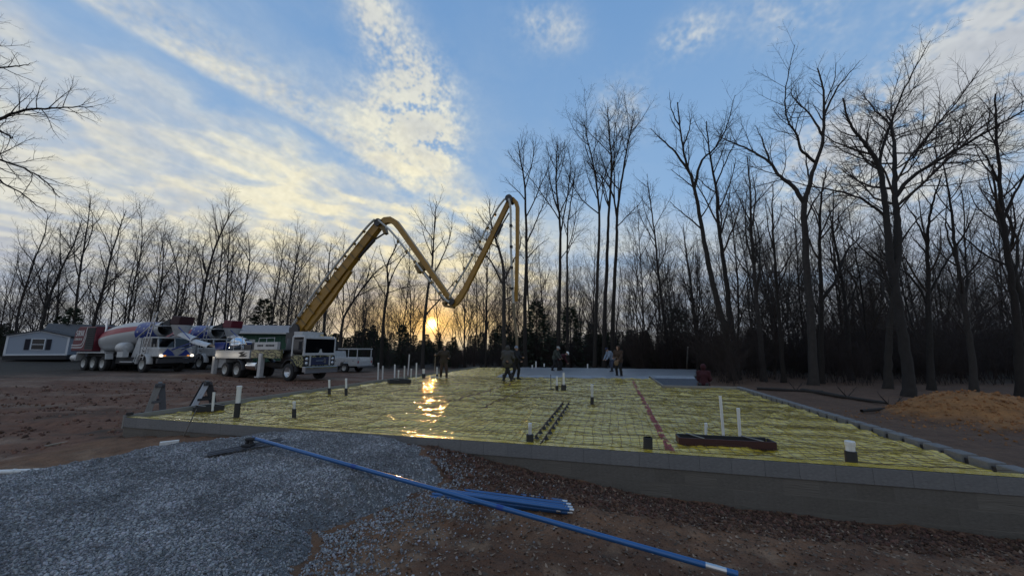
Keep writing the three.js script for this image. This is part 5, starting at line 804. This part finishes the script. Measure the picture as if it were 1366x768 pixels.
function worker(label, foot, yaw, p) { // faces +z, own left toward +x
  const o = thing('person', label, 'person', foot, yaw), H = p.hip ?? 0.93, lean = p.lean ?? 0.05, pelvis = V(p.shift ?? 0, H, p.back ?? 0), up = V(Math.sin(p.tilt ?? 0), Math.cos(lean), Math.sin(lean)).normalize(), chest = pelvis.clone().addScaledVector(up, 0.34), neck = pelvis.clone().addScaledVector(up, 0.53), head = neck.clone().addScaledVector(up, 0.1).add(V(0, 0.055, p.nod ? 0.07 : 0.02));
  const across = V(Math.cos(p.twist ?? 0), 0, -Math.sin(p.twist ?? 0)), limbs = [];
  for (const s of [1, -1]) {
    const hip = pelvis.clone().add(V(0.09 * s, -0.02, 0)), f = s > 0 ? p.footL : p.footR, ankle = V(f[0], f[2] ?? 0.09, f[1]), [knee, an] = twoBone(hip, ankle, 0.43, 0.43, V(0.15 * s, 0, 1));
    const sh = pelvis.clone().addScaledVector(up, 0.47).addScaledVector(across, 0.185 * s), hnd = s > 0 ? p.handL : p.handR, [elbow, wrist] = twoBone(sh, V(...hnd), 0.29, 0.26, V(0.5 * s, -0.5, -0.7));
    limbs.push({ s, hip, knee, an, sh, elbow, wrist });
  }
  const torso = (g) => [capsule(arr(pelvis.clone().add(V(-0.07, 0, 0))), arr(pelvis.clone().add(V(0.07, 0, 0))), 0.115 + g, 0.115 + g), capsule(arr(pelvis), arr(chest), 0.125 + g, 0.14 + g), capsule(arr(chest.clone().addScaledVector(across, -0.075)), arr(chest.clone().addScaledVector(across, 0.075)), 0.118 + g, 0.118 + g), capsule(arr(limbs[0].sh), arr(limbs[1].sh), 0.068 + g, 0.068 + g), capsule(arr(neck.clone().addScaledVector(up, -0.06)), arr(neck.clone().addScaledVector(up, 0.03)), 0.06 + g * 0.4, 0.054 + g * 0.3)];
  const arms = (g) => limbs.flatMap((l) => [capsule(arr(l.sh), arr(l.elbow), 0.056 + g, 0.045 + g), capsule(arr(l.elbow), arr(l.wrist), 0.044 + g, 0.031 + g)]), legs = (g) => limbs.flatMap((l) => [capsule(arr(l.hip), arr(l.knee), 0.088 + g, 0.06 + g), capsule(arr(l.knee), arr(l.an), 0.058 + g, 0.042 + g)]);
  const all = [head, neck, pelvis, chest, ...limbs.flatMap((l) => [l.knee, l.an, l.sh, l.elbow, l.wrist, l.hip])], lo = ['x', 'y', 'z'].map((k) => Math.min(...all.map((v) => v[k])) - 0.2), hi = ['x', 'y', 'z'].map((k) => Math.max(...all.map((v) => v[k])) + 0.2);
  const toe = (l) => { const d = V(0.25 * l.s * 0.3, 0, 1).normalize(); return l.an.clone().addScaledVector(d, 0.15).add(V(0, -0.05, 0)); };
  const fold = (a) => (f) => (x, y, z) => f(x, y, z) - a * n3(x * 9, y * 14, z * 9);
  const list = [skin(blend([...torso(0), ...arms(0), ...legs(0), ...limbs.map((l) => capsule(arr(l.an.clone().add(V(0, -0.03, -0.02))), arr(toe(l)), 0.035, 0.03))], 0.03), lo, hi, 0.022)];
  const hm = M4().makeRotationFromEuler(new THREE.Euler((p.nod ?? 0) + lean * 0.6, p.look ?? 0, 0, 'YXZ')).setPosition(head); list.push(headShape.clone().applyMatrix4(hm));
  for (const l of limbs) { const dir = l.wrist.clone().sub(l.elbow).normalize(), q = new THREE.Quaternion().setFromUnitVectors(V(0, -1, 0), dir), g = handShape.clone(); if (l.s > 0) { g.scale(-1, 1, 1); const ix = g.index.array; for (let i = 0; i < ix.length; i += 3) { const t = ix[i]; ix[i] = ix[i + 1]; ix[i + 1] = t; } g.computeVertexNormals(); } g.applyQuaternion(q).translate(l.wrist.x, l.wrist.y, l.wrist.z); list.push(g); }
  part(o, 'body', list, skinMat);
  part(o, 'jacket', skin(fold(0.012)(blend([...torso(p.bulk ?? 0.035), ...arms(0.026), ...limbs.map((l) => capsule(arr(l.hip), arr(l.hip.clone().lerp(l.knee, p.hem ?? 0.16)), 0.122, 0.118))], 0.05)), lo, hi, 0.021), p.jacket);
  part(o, 'trousers', skin(fold(0.01)(blend([capsule(arr(pelvis.clone().add(V(-0.06, -0.02, 0))), arr(pelvis.clone().add(V(0.06, -0.02, 0))), 0.13, 0.13), ...legs(0.022)], 0.03)), lo, hi, 0.022), p.trousers);
  for (const l of limbs) part(o, 'boot', skin(blend([capsule(arr(l.an.clone().add(V(0, 0.2, 0))), arr(l.an), 0.068, 0.058), capsule(arr(l.an.clone().add(V(0, -0.035, -0.045))), arr(toe(l)), 0.052, 0.045)], 0.03), [l.an.x - 0.2, l.an.y - 0.12, l.an.z - 0.2], [l.an.x + 0.2, l.an.y + 0.32, l.an.z + 0.3], 0.018), MT.rubber);
  const q = new THREE.Quaternion().setFromRotationMatrix(hm), place = (g) => g.applyQuaternion(q).translate(head.x, head.y, head.z);
  if (p.hood) part(o, 'hood', place(skin((x, y, z) => Math.max(ellipsoid([0, 0.015, -0.02], [0.115, 0.145, 0.13])(x, y, z), -ellipsoid([0, 0, 0.1], [0.075, 0.1, 0.13])(x, y, z)), [-0.15, -0.16, -0.18], [0.15, 0.2, 0.15], 0.012)), p.hood);
  if (p.cap) { const cap = part(o, 'knit_cap', place(skin((x, y, z) => Math.max(ellipsoid([0, 0.04, -0.012], [0.096, 0.105, 0.112])(x, y, z), 0.025 - y), [-0.13, 0, -0.15], [0.13, 0.18, 0.15], 0.01)), p.cap); part(cap, 'cuff', place(new THREE.TorusGeometry(0.094, 0.013, 8, 24).scale(1, 1.12, 1.6).rotateX(Math.PI / 2).translate(0, 0.035, -0.01)), p.cap); }
  if (p.hat) { const hat = part(o, 'hard_hat', place(skin((x, y, z) => Math.max(ellipsoid([0, 0.035, -0.008], [0.115, 0.13, 0.135])(x, y, z), 0.04 - y), [-0.14, 0.02, -0.17], [0.14, 0.19, 0.16], 0.01)), p.hat); part(hat, 'brim', place(new THREE.CylinderGeometry(0.12, 0.13, 0.014, 24).scale(1, 1, 1.25).translate(0, 0.045, 0.02)), p.hat); }
  if (p.hair) part(o, 'hair', place(skin((x, y, z) => Math.max(ellipsoid([0, 0.038, -0.018], [0.087, 0.104, 0.104])(x, y, z), 0.02 + z * 0.5 - y), [-0.12, -0.1, -0.15], [0.12, 0.18, 0.12], 0.01)), p.hair);
  return o;
}
const onSlab = (px, d, h = 0.61) => { const p = atDepth(px, 480, d); p.y = h; return p; };
const C = { olive: dark(0.04, 0.03, 0.02), grey: dark(0.055, 0.052, 0.048), black: dark(0.012, 0.012, 0.014), navy: dark(0.02, 0.025, 0.05), maroon: dark(0.038, 0.005, 0.009), sage: dark(0.045, 0.052, 0.042), pale: dark(0.19, 0.23, 0.29), tan: dark(0.15, 0.1, 0.06), jean: dark(0.035, 0.045, 0.075), brown: dark(0.05, 0.03, 0.02) };
worker('worker in olive jacket walking with a tall pole in one hand', onSlab(592, 21.2), 0.35, { lean: 0.06, footL: [0.14, 0.2], footR: [-0.12, -0.16, 0.11], handL: [0.24, 1.08, 0.14], handR: [-0.52, 1.24, 0.2], jacket: C.olive, trousers: C.brown, hood: C.olive, hem: 0.3, bulk: 0.05 });
worker('worker seen from behind in grey hooded jacket and black trousers', onSlab(677, 18.7), Math.PI - 0.15, { lean: 0.08, footL: [-0.19, 0.02], footR: [0.2, 0.03], handL: [0.22, 1.02, 0.3], handR: [-0.26, 1.0, 0.22], jacket: C.grey, trousers: C.black, hood: C.grey, hem: 0.32, bulk: 0.06 });
worker('worker in dark clothes and pale cap guiding the hanging hose', onSlab(687, 20.2), 0.9, { lean: 0.12, footL: [0.14, 0.1], footR: [-0.14, -0.08], handL: [0.12, 1.12, 0.4], handR: [0.0, 0.92, 0.4], jacket: C.black, trousers: C.black, cap: C.pale, look: -0.3 });
worker('worker in sage jacket with pale hard hat leaning over the pour', onSlab(740, 27.2, 0.67), 1.0, { lean: 0.34, nod: 0.3, footL: [0.16, 0.18], footR: [-0.14, -0.14], handL: [0.16, 0.82, 0.52], handR: [-0.1, 0.74, 0.5], jacket: C.sage, trousers: C.black, hat: mat(0.3, 0.3, 0.27, 0.5) });
worker('worker in maroon top bending down low with a white hard hat', onSlab(747, 27.8, 0.67), 1.5, { lean: 1.1, hip: 0.86, nod: 0.2, footL: [0.16, 0.06], footR: [-0.16, -0.12], handL: [0.2, 0.42, 0.62], handR: [-0.12, 0.36, 0.58], back: -0.1, jacket: C.maroon, trousers: C.black, hat: mat(0.75, 0.75, 0.72, 0.4) });
worker('worker in light shirt stooping to the left with both arms down', onSlab(816, 26, 0.67), -1.25, { lean: 0.62, nod: 0.25, footL: [0.16, 0.12], footR: [-0.15, -0.12], handL: [0.14, 0.66, 0.62], handR: [-0.16, 0.7, 0.58], back: -0.08, jacket: C.pale, trousers: C.jean, cap: C.navy });
worker('worker in dark hooded coat standing in the pour with a tan bag', onSlab(826, 21.8, 0.64), -0.7, { lean: 0.14, footL: [0.15, 0.1], footR: [-0.2, -0.08], handL: [0.16, 0.96, 0.36], handR: [-0.18, 1.04, 0.34], jacket: C.brown, trousers: C.black, hood: C.brown, hem: 0.24 });
worker('figure in maroon hooded top kneeling behind the notch form board', onSlab(937, 16.4, 0.42), 2.6, { hip: 0.3, lean: 0.16, footL: [0.14, -0.34], footR: [-0.14, -0.36], handL: [0.12, 0.36, 0.3], handR: [-0.14, 0.38, 0.28], jacket: C.maroon, trousers: C.black, hood: C.maroon, bulk: 0.02, look: 0.3 });
{
  const p = atDepth(826, 480, 21.6), o = thing('bag', 'tan bag held by the hooded worker in the pour', 'bag', V(p.x - 0.24, 1.42, p.z + 0.26)); part(o, 'pouch', skin(ellipsoid([0, 0, 0], [0.13, 0.16, 0.08]), [-0.2, -0.2, -0.12], [0.2, 0.2, 0.12], 0.015), C.tan); part(o, 'strap', new THREE.TorusGeometry(0.12, 0.012, 6, 20, Math.PI).scale(1, 1.6, 1).translate(0, 0.12, 0), C.tan);
  const a = onSlab(580, 21.0), b = thing('raking_pole', 'tall thin pole held upright by the walking worker', 'tool', a); part(b, 'handle', rod(V(0, 0.03, 0), V(0.02, 1.36, 0), 0.018), MT.wood); part(b, 'blade', box(0.45, 0.1, 0.02, 0, 0.05, 0), MT.steel);
}

// ---------------------------------------------------------------- plumbing stubs, boxes, rebar and tools on the slab
function stub(label, px, yTop, yBase, r, sleeve, sleeveR, opt = {}) { // a white pipe in a dark sleeve, standing at a photo pixel
  const base = onPlane(px, yBase, opt.h ?? 0.6), top = atDepth(opt.topX ?? px, yTop, -base.z), o = thing('pipe_stub', label, 'pipe', base), L = top.y - base.y, dx = top.x - base.x, at = (t) => V(dx * t, L * t, 0);
  if (opt.white !== false) { part(o, 'pipe', [ring([[r * 0.86, -0.02], [r, -0.02], [r, L - 0.004], [r * 0.97, L], [r * 0.86, L], [r * 0.86, L - 0.15], [0.001, L - 0.15]], 18).applyMatrix4(M4().makeShear(0, 0, dx / L, 0, 0, 0))], opt.mat ?? MT.pvc); if (opt.cap !== false) part(o, 'cap', ring([[0.001, L + 0.012], [r * 1.02, L + 0.01], [r * 1.12, L], [r * 1.12, L - 0.05], [r, L - 0.05]], 18).translate(dx, 0, 0), opt.capMat ?? MT.pvc); }
  if (sleeve > 0) { const S = L * sleeve; part(o, 'sleeve', [ring([[sleeveR, -0.02], [sleeveR, S - 0.01], [sleeveR * 0.94, S], [r * 0.7, S], ...(opt.white === false ? [[sleeveR * 0.85, S], [sleeveR * 0.85, S * 0.5], [0.001, S * 0.5]] : [])], 18).applyMatrix4(M4().makeShear(0, 0, dx / L, 0, 0, 0))], MT.blacksleeve); }
  return o;
}
stub('tallest white stub with black sleeve near the front left of the sheet', 315, 515, 556, 0.05, 0.45, 0.062, { topX: 319 });
stub('thin white pipe standing in the dark trough at front left', 283, 523, 547, 0.03, 0, 0, { topX: 285, h: 0.62, cap: false });
stub('short stub with black sleeve right of the tallest front-left stub', 392, 536, 556, 0.03, 0.55, 0.045, { mat: MT.offwhite });
stub('white stub near the left form board, left of a pair', 439, 507, 526, 0.034, 0.45, 0.05);
stub('white stub near the left form board, right of a pair', 461.5, 505, 527, 0.034, 0.42, 0.05);
stub('white stub in a wide black sleeve close to the front wall', 707, 565, 593, 0.028, 0.5, 0.062, { mat: MT.offwhite });
stub('left and shorter of two white stubs beside the marker stake', 743, 502, 519.5, 0.035, 0.3, 0.06, { cap: false });
stub('right and taller of two white stubs with a square black collar', 752, 497, 520, 0.04, 0.3, 0.1, { cap: false });
stub('pale stub alone in the middle of the sheet', 790, 513, 538, 0.035, 0.35, 0.05, { mat: MT.offwhite });
stub('open wide black sleeve at the front wall, no pipe in it', 864.5, 583, 604, 0.05, 1, 0.068, { white: false });
stub('white-capped stub in thick black sleeve near the front right corner', 1137, 589, 621, 0.052, 0.62, 0.068, { topX: 1134, capMat: MT.pvc });
[[504, 484, 506, 'leftmost grey pipe of the far cluster'], [510, 488, 506, 'short grey pipe second from left in the far cluster'], [526, 486, 505, 'white pipe left in the far cluster'], [531, 494, 506, 'short pipe beside the left white one of the far cluster'], [539, 488, 505, 'grey pipe in the middle of the far cluster'], [544, 472.5, 500, 'tallest leaning pipe of the far cluster'], [548, 492, 504, 'short pipe right of the tallest in the far cluster'], [555, 484, 504, 'bright white pipe at the right of the far cluster']]
  .forEach(([x, a, b, label], i) => stub(label, x, a, b, 0.04, 0, 0, { topX: i === 5 ? 546 : x + 0.6, cap: i % 3 === 0, mat: i === 2 || i === 7 ? MT.pvc : MT.offwhite }));
stub('thick white stub with black foot right of the far cluster', 565, 492.5, 504, 0.07, 0.5, 0.1);
stub('white stub standing before the walking worker', 583, 490, 503.5, 0.045, 0.3, 0.07);
stub('small pipe at the back left of the pour', 710, 487, 492, 0.05, 0, 0, { h: 0.66 }); stub('white pipe at the back of the pour by the bending pair', 715, 482, 490.5, 0.055, 0, 0, { h: 0.66 }); stub('small white pipe left of the bending pair', 726, 485, 491, 0.05, 0.3, 0.08, { h: 0.66 }); stub('small white pipe at the back middle of the pour', 784, 485.5, 491.5, 0.05, 0, 0, { h: 0.66 });
{ const p = onPlane(735, 520, 0.6), o = thing('marker_stake', 'thin dark stake standing left of two white stubs', 'stake', p); part(o, 'stake', box(0.025, 0.62, 0.025, 0, 0.28, 0), MT.darksteel); part(o, 'foot', box(0.16, 0.04, 0.1, 0.03, 0.02, 0), MT.black); }
function trough(label, a, b, wide, high, m) { // an open-topped box form from one photo pixel to another
  const p = onPlane(a[0], a[1], 0.6), q = onPlane(b[0], b[1], 0.6), d = q.clone().sub(p), L = d.length(), o = thing('box_form', label, 'box form', p, Math.atan2(-d.z, d.x));
  part(o, 'front_board', box(L, high, 0.035, L / 2, high / 2, 0, 0, 0, 0, 0.005), m); part(o, 'back_board', box(L * 0.97, high, 0.035, L / 2 - L * 0.01, high / 2, -wide, 0, 0, 0, 0.005), MT.black);
  for (const x of [0.018, L - 0.018]) part(o, 'end_board', box(0.034, high * 0.98, wide - 0.036, x, high / 2, -wide / 2, 0, 0, 0, 0.004), MT.black);
  part(o, 'bottom', box(L - 0.07, 0.015, wide - 0.04, L / 2, 0.02, -wide / 2, 0, 0, 0, 0), MT.black); for (const t of [0.2, 0.8]) part(o, 'strap', box(0.03, 0.012, wide + 0.1, L * t, high + 0.008, -wide / 2, 0, 0.5, 0, 0.003), MT.greywood);
  return o;
}
trough('dark red and black open trough holding three white pipes', [906, 593], [1037, 600], 0.3, 0.115, mat(0.045, 0.01, 0.01, 0.6, { map: grime }));
trough('dark open trough by the left form board near the front corner', [256, 550], [298, 547], 0.4, 0.12, MT.black);
trough('low dark trough among the far pipe cluster', [519, 512], [548, 511], 0.9, 0.16, MT.black);
stub('shortest white pipe in the three-pipe trough', 942, 565, 586, 0.02, 0, 0, { h: 0.62 }); stub('tallest white pipe in the three-pipe trough', 966, 528, 587, 0.022, 0, 0, { topX: 961, h: 0.62, cap: false }); stub('right white pipe with elbow cap in the three-pipe trough', 988, 545, 589, 0.024, 0, 0, { topX: 985, h: 0.62 });
// two rebars on chairs
for (const [a, b, label] of [[[721, 592], [760, 535], 'right one of two dark rebars raised on small chairs'], [[714, 582], [752, 535], 'left one of two dark rebars raised on small chairs']]) {
  const p = onPlane(...a, 0.67), q = onPlane(...b, 0.67), o = thing('rebar', label, 'rebar', p), d = q.clone().sub(p), g = new GB(), n = 40, pts = Array.from({ length: n + 1 }, (_, i) => d.clone().multiplyScalar(i / n)); g.tube(pts, pts.map(() => 0.011), 6); part(o, 'bar', g.build(), MT.rust);
  part(o, 'bar_rib', Array.from({ length: 90 }, (_, i) => rod(d.clone().multiplyScalar(i / 90), d.clone().multiplyScalar(i / 90 + 0.0012), 0.0135, 6)), MT.rust);
  for (let i = 0; i < 11; i++) { const c = p.clone().addScaledVector(d, (i + 0.3) / 11); const k = thing('rebar_chair', 'small black rebar chair under the paired bars', 'rebar chair', V(c.x, 0.605, c.z), 0, 'rebar chairs under the two bars'); part(k, 'foot', new THREE.CylinderGeometry(0.012, 0.05, 0.055, 4).translate(0, 0.027, 0), MT.black); part(k, 'saddle', new THREE.TorusGeometry(0.015, 0.006, 5, 10, Math.PI).rotateZ(Math.PI).translate(0, 0.068, 0), MT.black); }
}
// trestles beyond the left form
function trestle(label, px, y, turn, m1, m2, w) {
  const p = onPlane(px, y, 0.2); p.y = groundHeight(p.x, p.z); const o = thing('sawhorse', label, 'sawhorse', p, turn);
  const leg = (x0, x1, z, m) => { const a = V(x0, 0, z), b = V(x1, 0.86, z), d = b.clone().sub(a), L = d.length(); part(o, 'leg', box(0.16, L, 0.035, (x0 + x1) / 2, 0.43, z, 0, 0, -Math.atan2(x1 - x0, 0.86)), m); };
  leg(-w, -0.03, 0.02, m1); leg(w * 0.85, 0.04, -0.02, m2); leg(-w, -0.03, -0.55, m2); leg(w * 0.85, 0.04, -0.59, m2);
  part(o, 'top_beam', box(0.1, 0.13, 0.72, 0, 0.86, -0.28), m2); part(o, 'brace', [box(w * 1.1, 0.07, 0.03, -0.03, 0.36, 0.05), box(w * 1.1, 0.07, 0.03, -0.03, 0.36, -0.62)], m2); part(o, 'hinge', [box(0.08, 0.09, 0.06, -0.07, 0.84, 0.05), box(0.08, 0.09, 0.06, 0.08, 0.85, 0.03)], MT.darksteel);
}
trestle('upright dark grey sawhorse outside the slab corner at left', 207, 552, 0.75, MT.greywood, mat(0.1, 0.1, 0.105, 0.8, { map: grime }), 0.19);
trestle('leaning sawhorse with one pale leg behind the front-left trough', 272, 547, 0.75, mat(0.5, 0.54, 0.58, 0.7, { map: grime }), MT.black, 0.33);
// bull float with its long blue handle, and the bundle of spare poles
{
  const a = onPlane(272, 609, 0.56), b = onPlane(379, 587, 0.655), m = a.clone().add(b).multiplyScalar(0.5), o = thing('bull_float', 'flat grey bull float blade on the gravel with a long blue handle', 'bull float', m), d = b.clone().sub(a), L = d.length(), q = new THREE.Quaternion().setFromRotationMatrix(M4().makeBasis(d.clone().normalize(), V(0, 1, 0).addScaledVector(d.clone().normalize(), -d.y / L).normalize(), V().crossVectors(d.clone().normalize(), V(0, 1, 0)).normalize()));
  const blade = prism([[-L / 2, -0.04], [-L / 2 + 0.06, -0.1], [L / 2 - 0.06, -0.1], [L / 2, -0.04], [L / 2, 0.04], [L / 2 - 0.06, 0.1], [-L / 2 + 0.06, 0.1], [-L / 2, 0.04]], 0.012, 0.003).rotateX(-Math.PI / 2);
  part(o, 'blade', [blade, box(L * 0.94, 0.02, 0.02, 0, 0.014, 0.06), box(L * 0.94, 0.02, 0.02, 0, 0.014, -0.06)].map((g) => g.applyQuaternion(q).translate(0, 0.02, 0)), mat(0.13, 0.135, 0.15, 0.5, { metalness: 0.4, map: grime }));
  const s = onPlane(337, 584, 0.76).sub(m), e = onPlane(985, 766, 0.26).sub(m), t = (k) => s.clone().lerp(e, k);
  part(o, 'bracket', [box(0.16, 0.04, 0.14, s.x - 0.04, 0.05, s.z + 0.02), rod(V(s.x - 0.1, 0.05, s.z), V(s.x - 0.06, 0.14, s.z), 0.025), rod(V(s.x + 0.02, 0.05, s.z), V(s.x - 0.06, 0.14, s.z), 0.025), rod(V(s.x - 0.1, 0.13, s.z), t(0.012), 0.03)], MT.black);
  const hd = part(o, 'handle', [rod(t(0), t(0.33), 0.027, 14), rod(t(0.33), t(0.66), 0.027, 14), rod(t(0.66), t(0.965), 0.027, 14), rod(t(0.985), t(1), 0.027, 14)], MT.bluepole); part(hd, 'ferrule', [rod(t(0.963), t(0.987), 0.0275, 14)], MT.alu); part(hd, 'joint_button', [0.325, 0.655].map((k) => rod(t(k), t(k + 0.012), 0.029, 14)), mat(0.01, 0.05, 0.25, 0.4));
}
[[[565, 643.5], [757, 669], 0.2, 'grey-topped pole at the back of the blue bundle', MT.alu], [[574, 648], [762, 673], 0.225, 'second pole from the back of the blue bundle'], [[580, 652.5], [764, 677], 0.26, 'highest middle pole of the blue bundle'], [[572, 656], [752, 677.5], 0.215, 'brightest middle pole of the blue bundle'], [[577, 659], [748, 681.5], 0.22, 'pole crossing under the long handle in the bundle'], [[563, 662], [764, 684], 0.195, 'front pole of the blue bundle with a bright end'], [[590, 655.5], [766, 680.5], 0.275, 'shorter topmost pole of the blue bundle']].forEach(([a, b, h, label, m]) => {
  const p = onPlane(...a, h), q = onPlane(...b, h), o = thing('extension_pole', label, 'pole', p), d = q.clone().sub(p), t = (k) => d.clone().multiplyScalar(k);
  part(o, 'tube', rod(t(0), t(0.97), 0.024, 14), m ? mat(0.1, 0.16, 0.3, 0.4, { metalness: 0.4, map: grime }) : MT.bluepole); part(o, 'end_fitting', [rod(t(0.965), t(1), 0.019, 12)], MT.alu); part(o, 'button', [rod(t(0.94).add(V(0, 0.015, 0)), t(0.945).add(V(0, 0.03, 0)), 0.008, 8)], MT.steel);
});
// odds and ends at left
{
  const lay2 = (name, label, cat, a, b, h, w, t, m) => { const p = onPlane(...a, h), q = onPlane(...b, h), d = q.clone().sub(p), L = d.length(), o = thing(name, label, cat, p, Math.atan2(-d.z, d.x)); part(o, 'board', [box(L, t, w, L / 2, t / 2, 0, 0, 0, 0, 0.004)], m); part(o, 'end_grain', [box(0.006, t * 0.9, w * 0.9, -0.001, t / 2, 0, 0, 0, 0, 0)], MT.greywood); return o; };
  lay2('board', 'short white block lying where gravel meets the left wall', 'board', [212, 594], [238, 591], 0.38, 0.09, 0.06, MT.pvc); lay2('board', 'thin pale stick left of the white block', 'board', [184, 602], [206, 598], 0.34, 0.04, 0.03, MT.offwhite); lay2('board', 'pale stick lying alone on the dark ground at left', 'board', [60, 596], [111, 586], 0.22, 0.06, 0.03, MT.wood);
  const o = thing('loose_pipe', 'white pipe lying at the left edge beside the gravel', 'pipe', onPlane(-40, 633, 0.33)), e = onPlane(70, 629, 0.31).sub(o.position); part(o, 'pipe', rod(V(0, 0.02, 0), e.clone().add(V(0, 0.02, 0)), 0.035, 14), MT.pvc); part(o, 'coupling', rod(e.clone().multiplyScalar(0.5).add(V(0, 0.02, 0)), e.clone().multiplyScalar(0.53).add(V(0, 0.02, 0)), 0.042, 14), MT.pvc);
  const a = onPlane(244, 586, 0.3), b = atDepth(263, 546, -onPlane(263, 565, 0.7).z), s = thing('leaning_stick', 'thin stick leaning against the front-left wall', 'stick', a); part(s, 'stick', rod(V(0, 0, 0.03), b.sub(a).add(V(0, 0, 0.03)), 0.012, 7, 0.008), MT.greywood); part(s, 'foot', box(0.05, 0.08, 0.05, 0, 0.02, 0.03), MT.darksteel);
  const c = onPlane(172, 555, 0.68), k = thing('corner_block', 'small dark block on the form at the front-left corner', 'block', c); part(k, 'block', box(0.12, 0.05, 0.07, 0, 0.05, 0), MT.black); part(k, 'top', box(0.1, 0.012, 0.06, 0, 0.08, 0), MT.rust);
}
{ const p = polar(914, 27), o = thing('leaning_pole', 'pale bare pole leaning at the edge of the wood left of the kneeling figure', 'pole', p), e = atDepth(918, 463, 26.6).sub(p); part(o, 'stem', rod(V(0, 0, 0), e, 0.06, 8, 0.045), mat(0.22, 0.2, 0.17, 0.9, { map: grime })); part(o, 'stub', rod(e.clone().multiplyScalar(0.6), e.clone().multiplyScalar(0.6).add(V(0.12, 0.1, 0)), 0.02, 6), bark[2]); }
camera.updateMatrixWorld();
renderer.render(scene, camera);
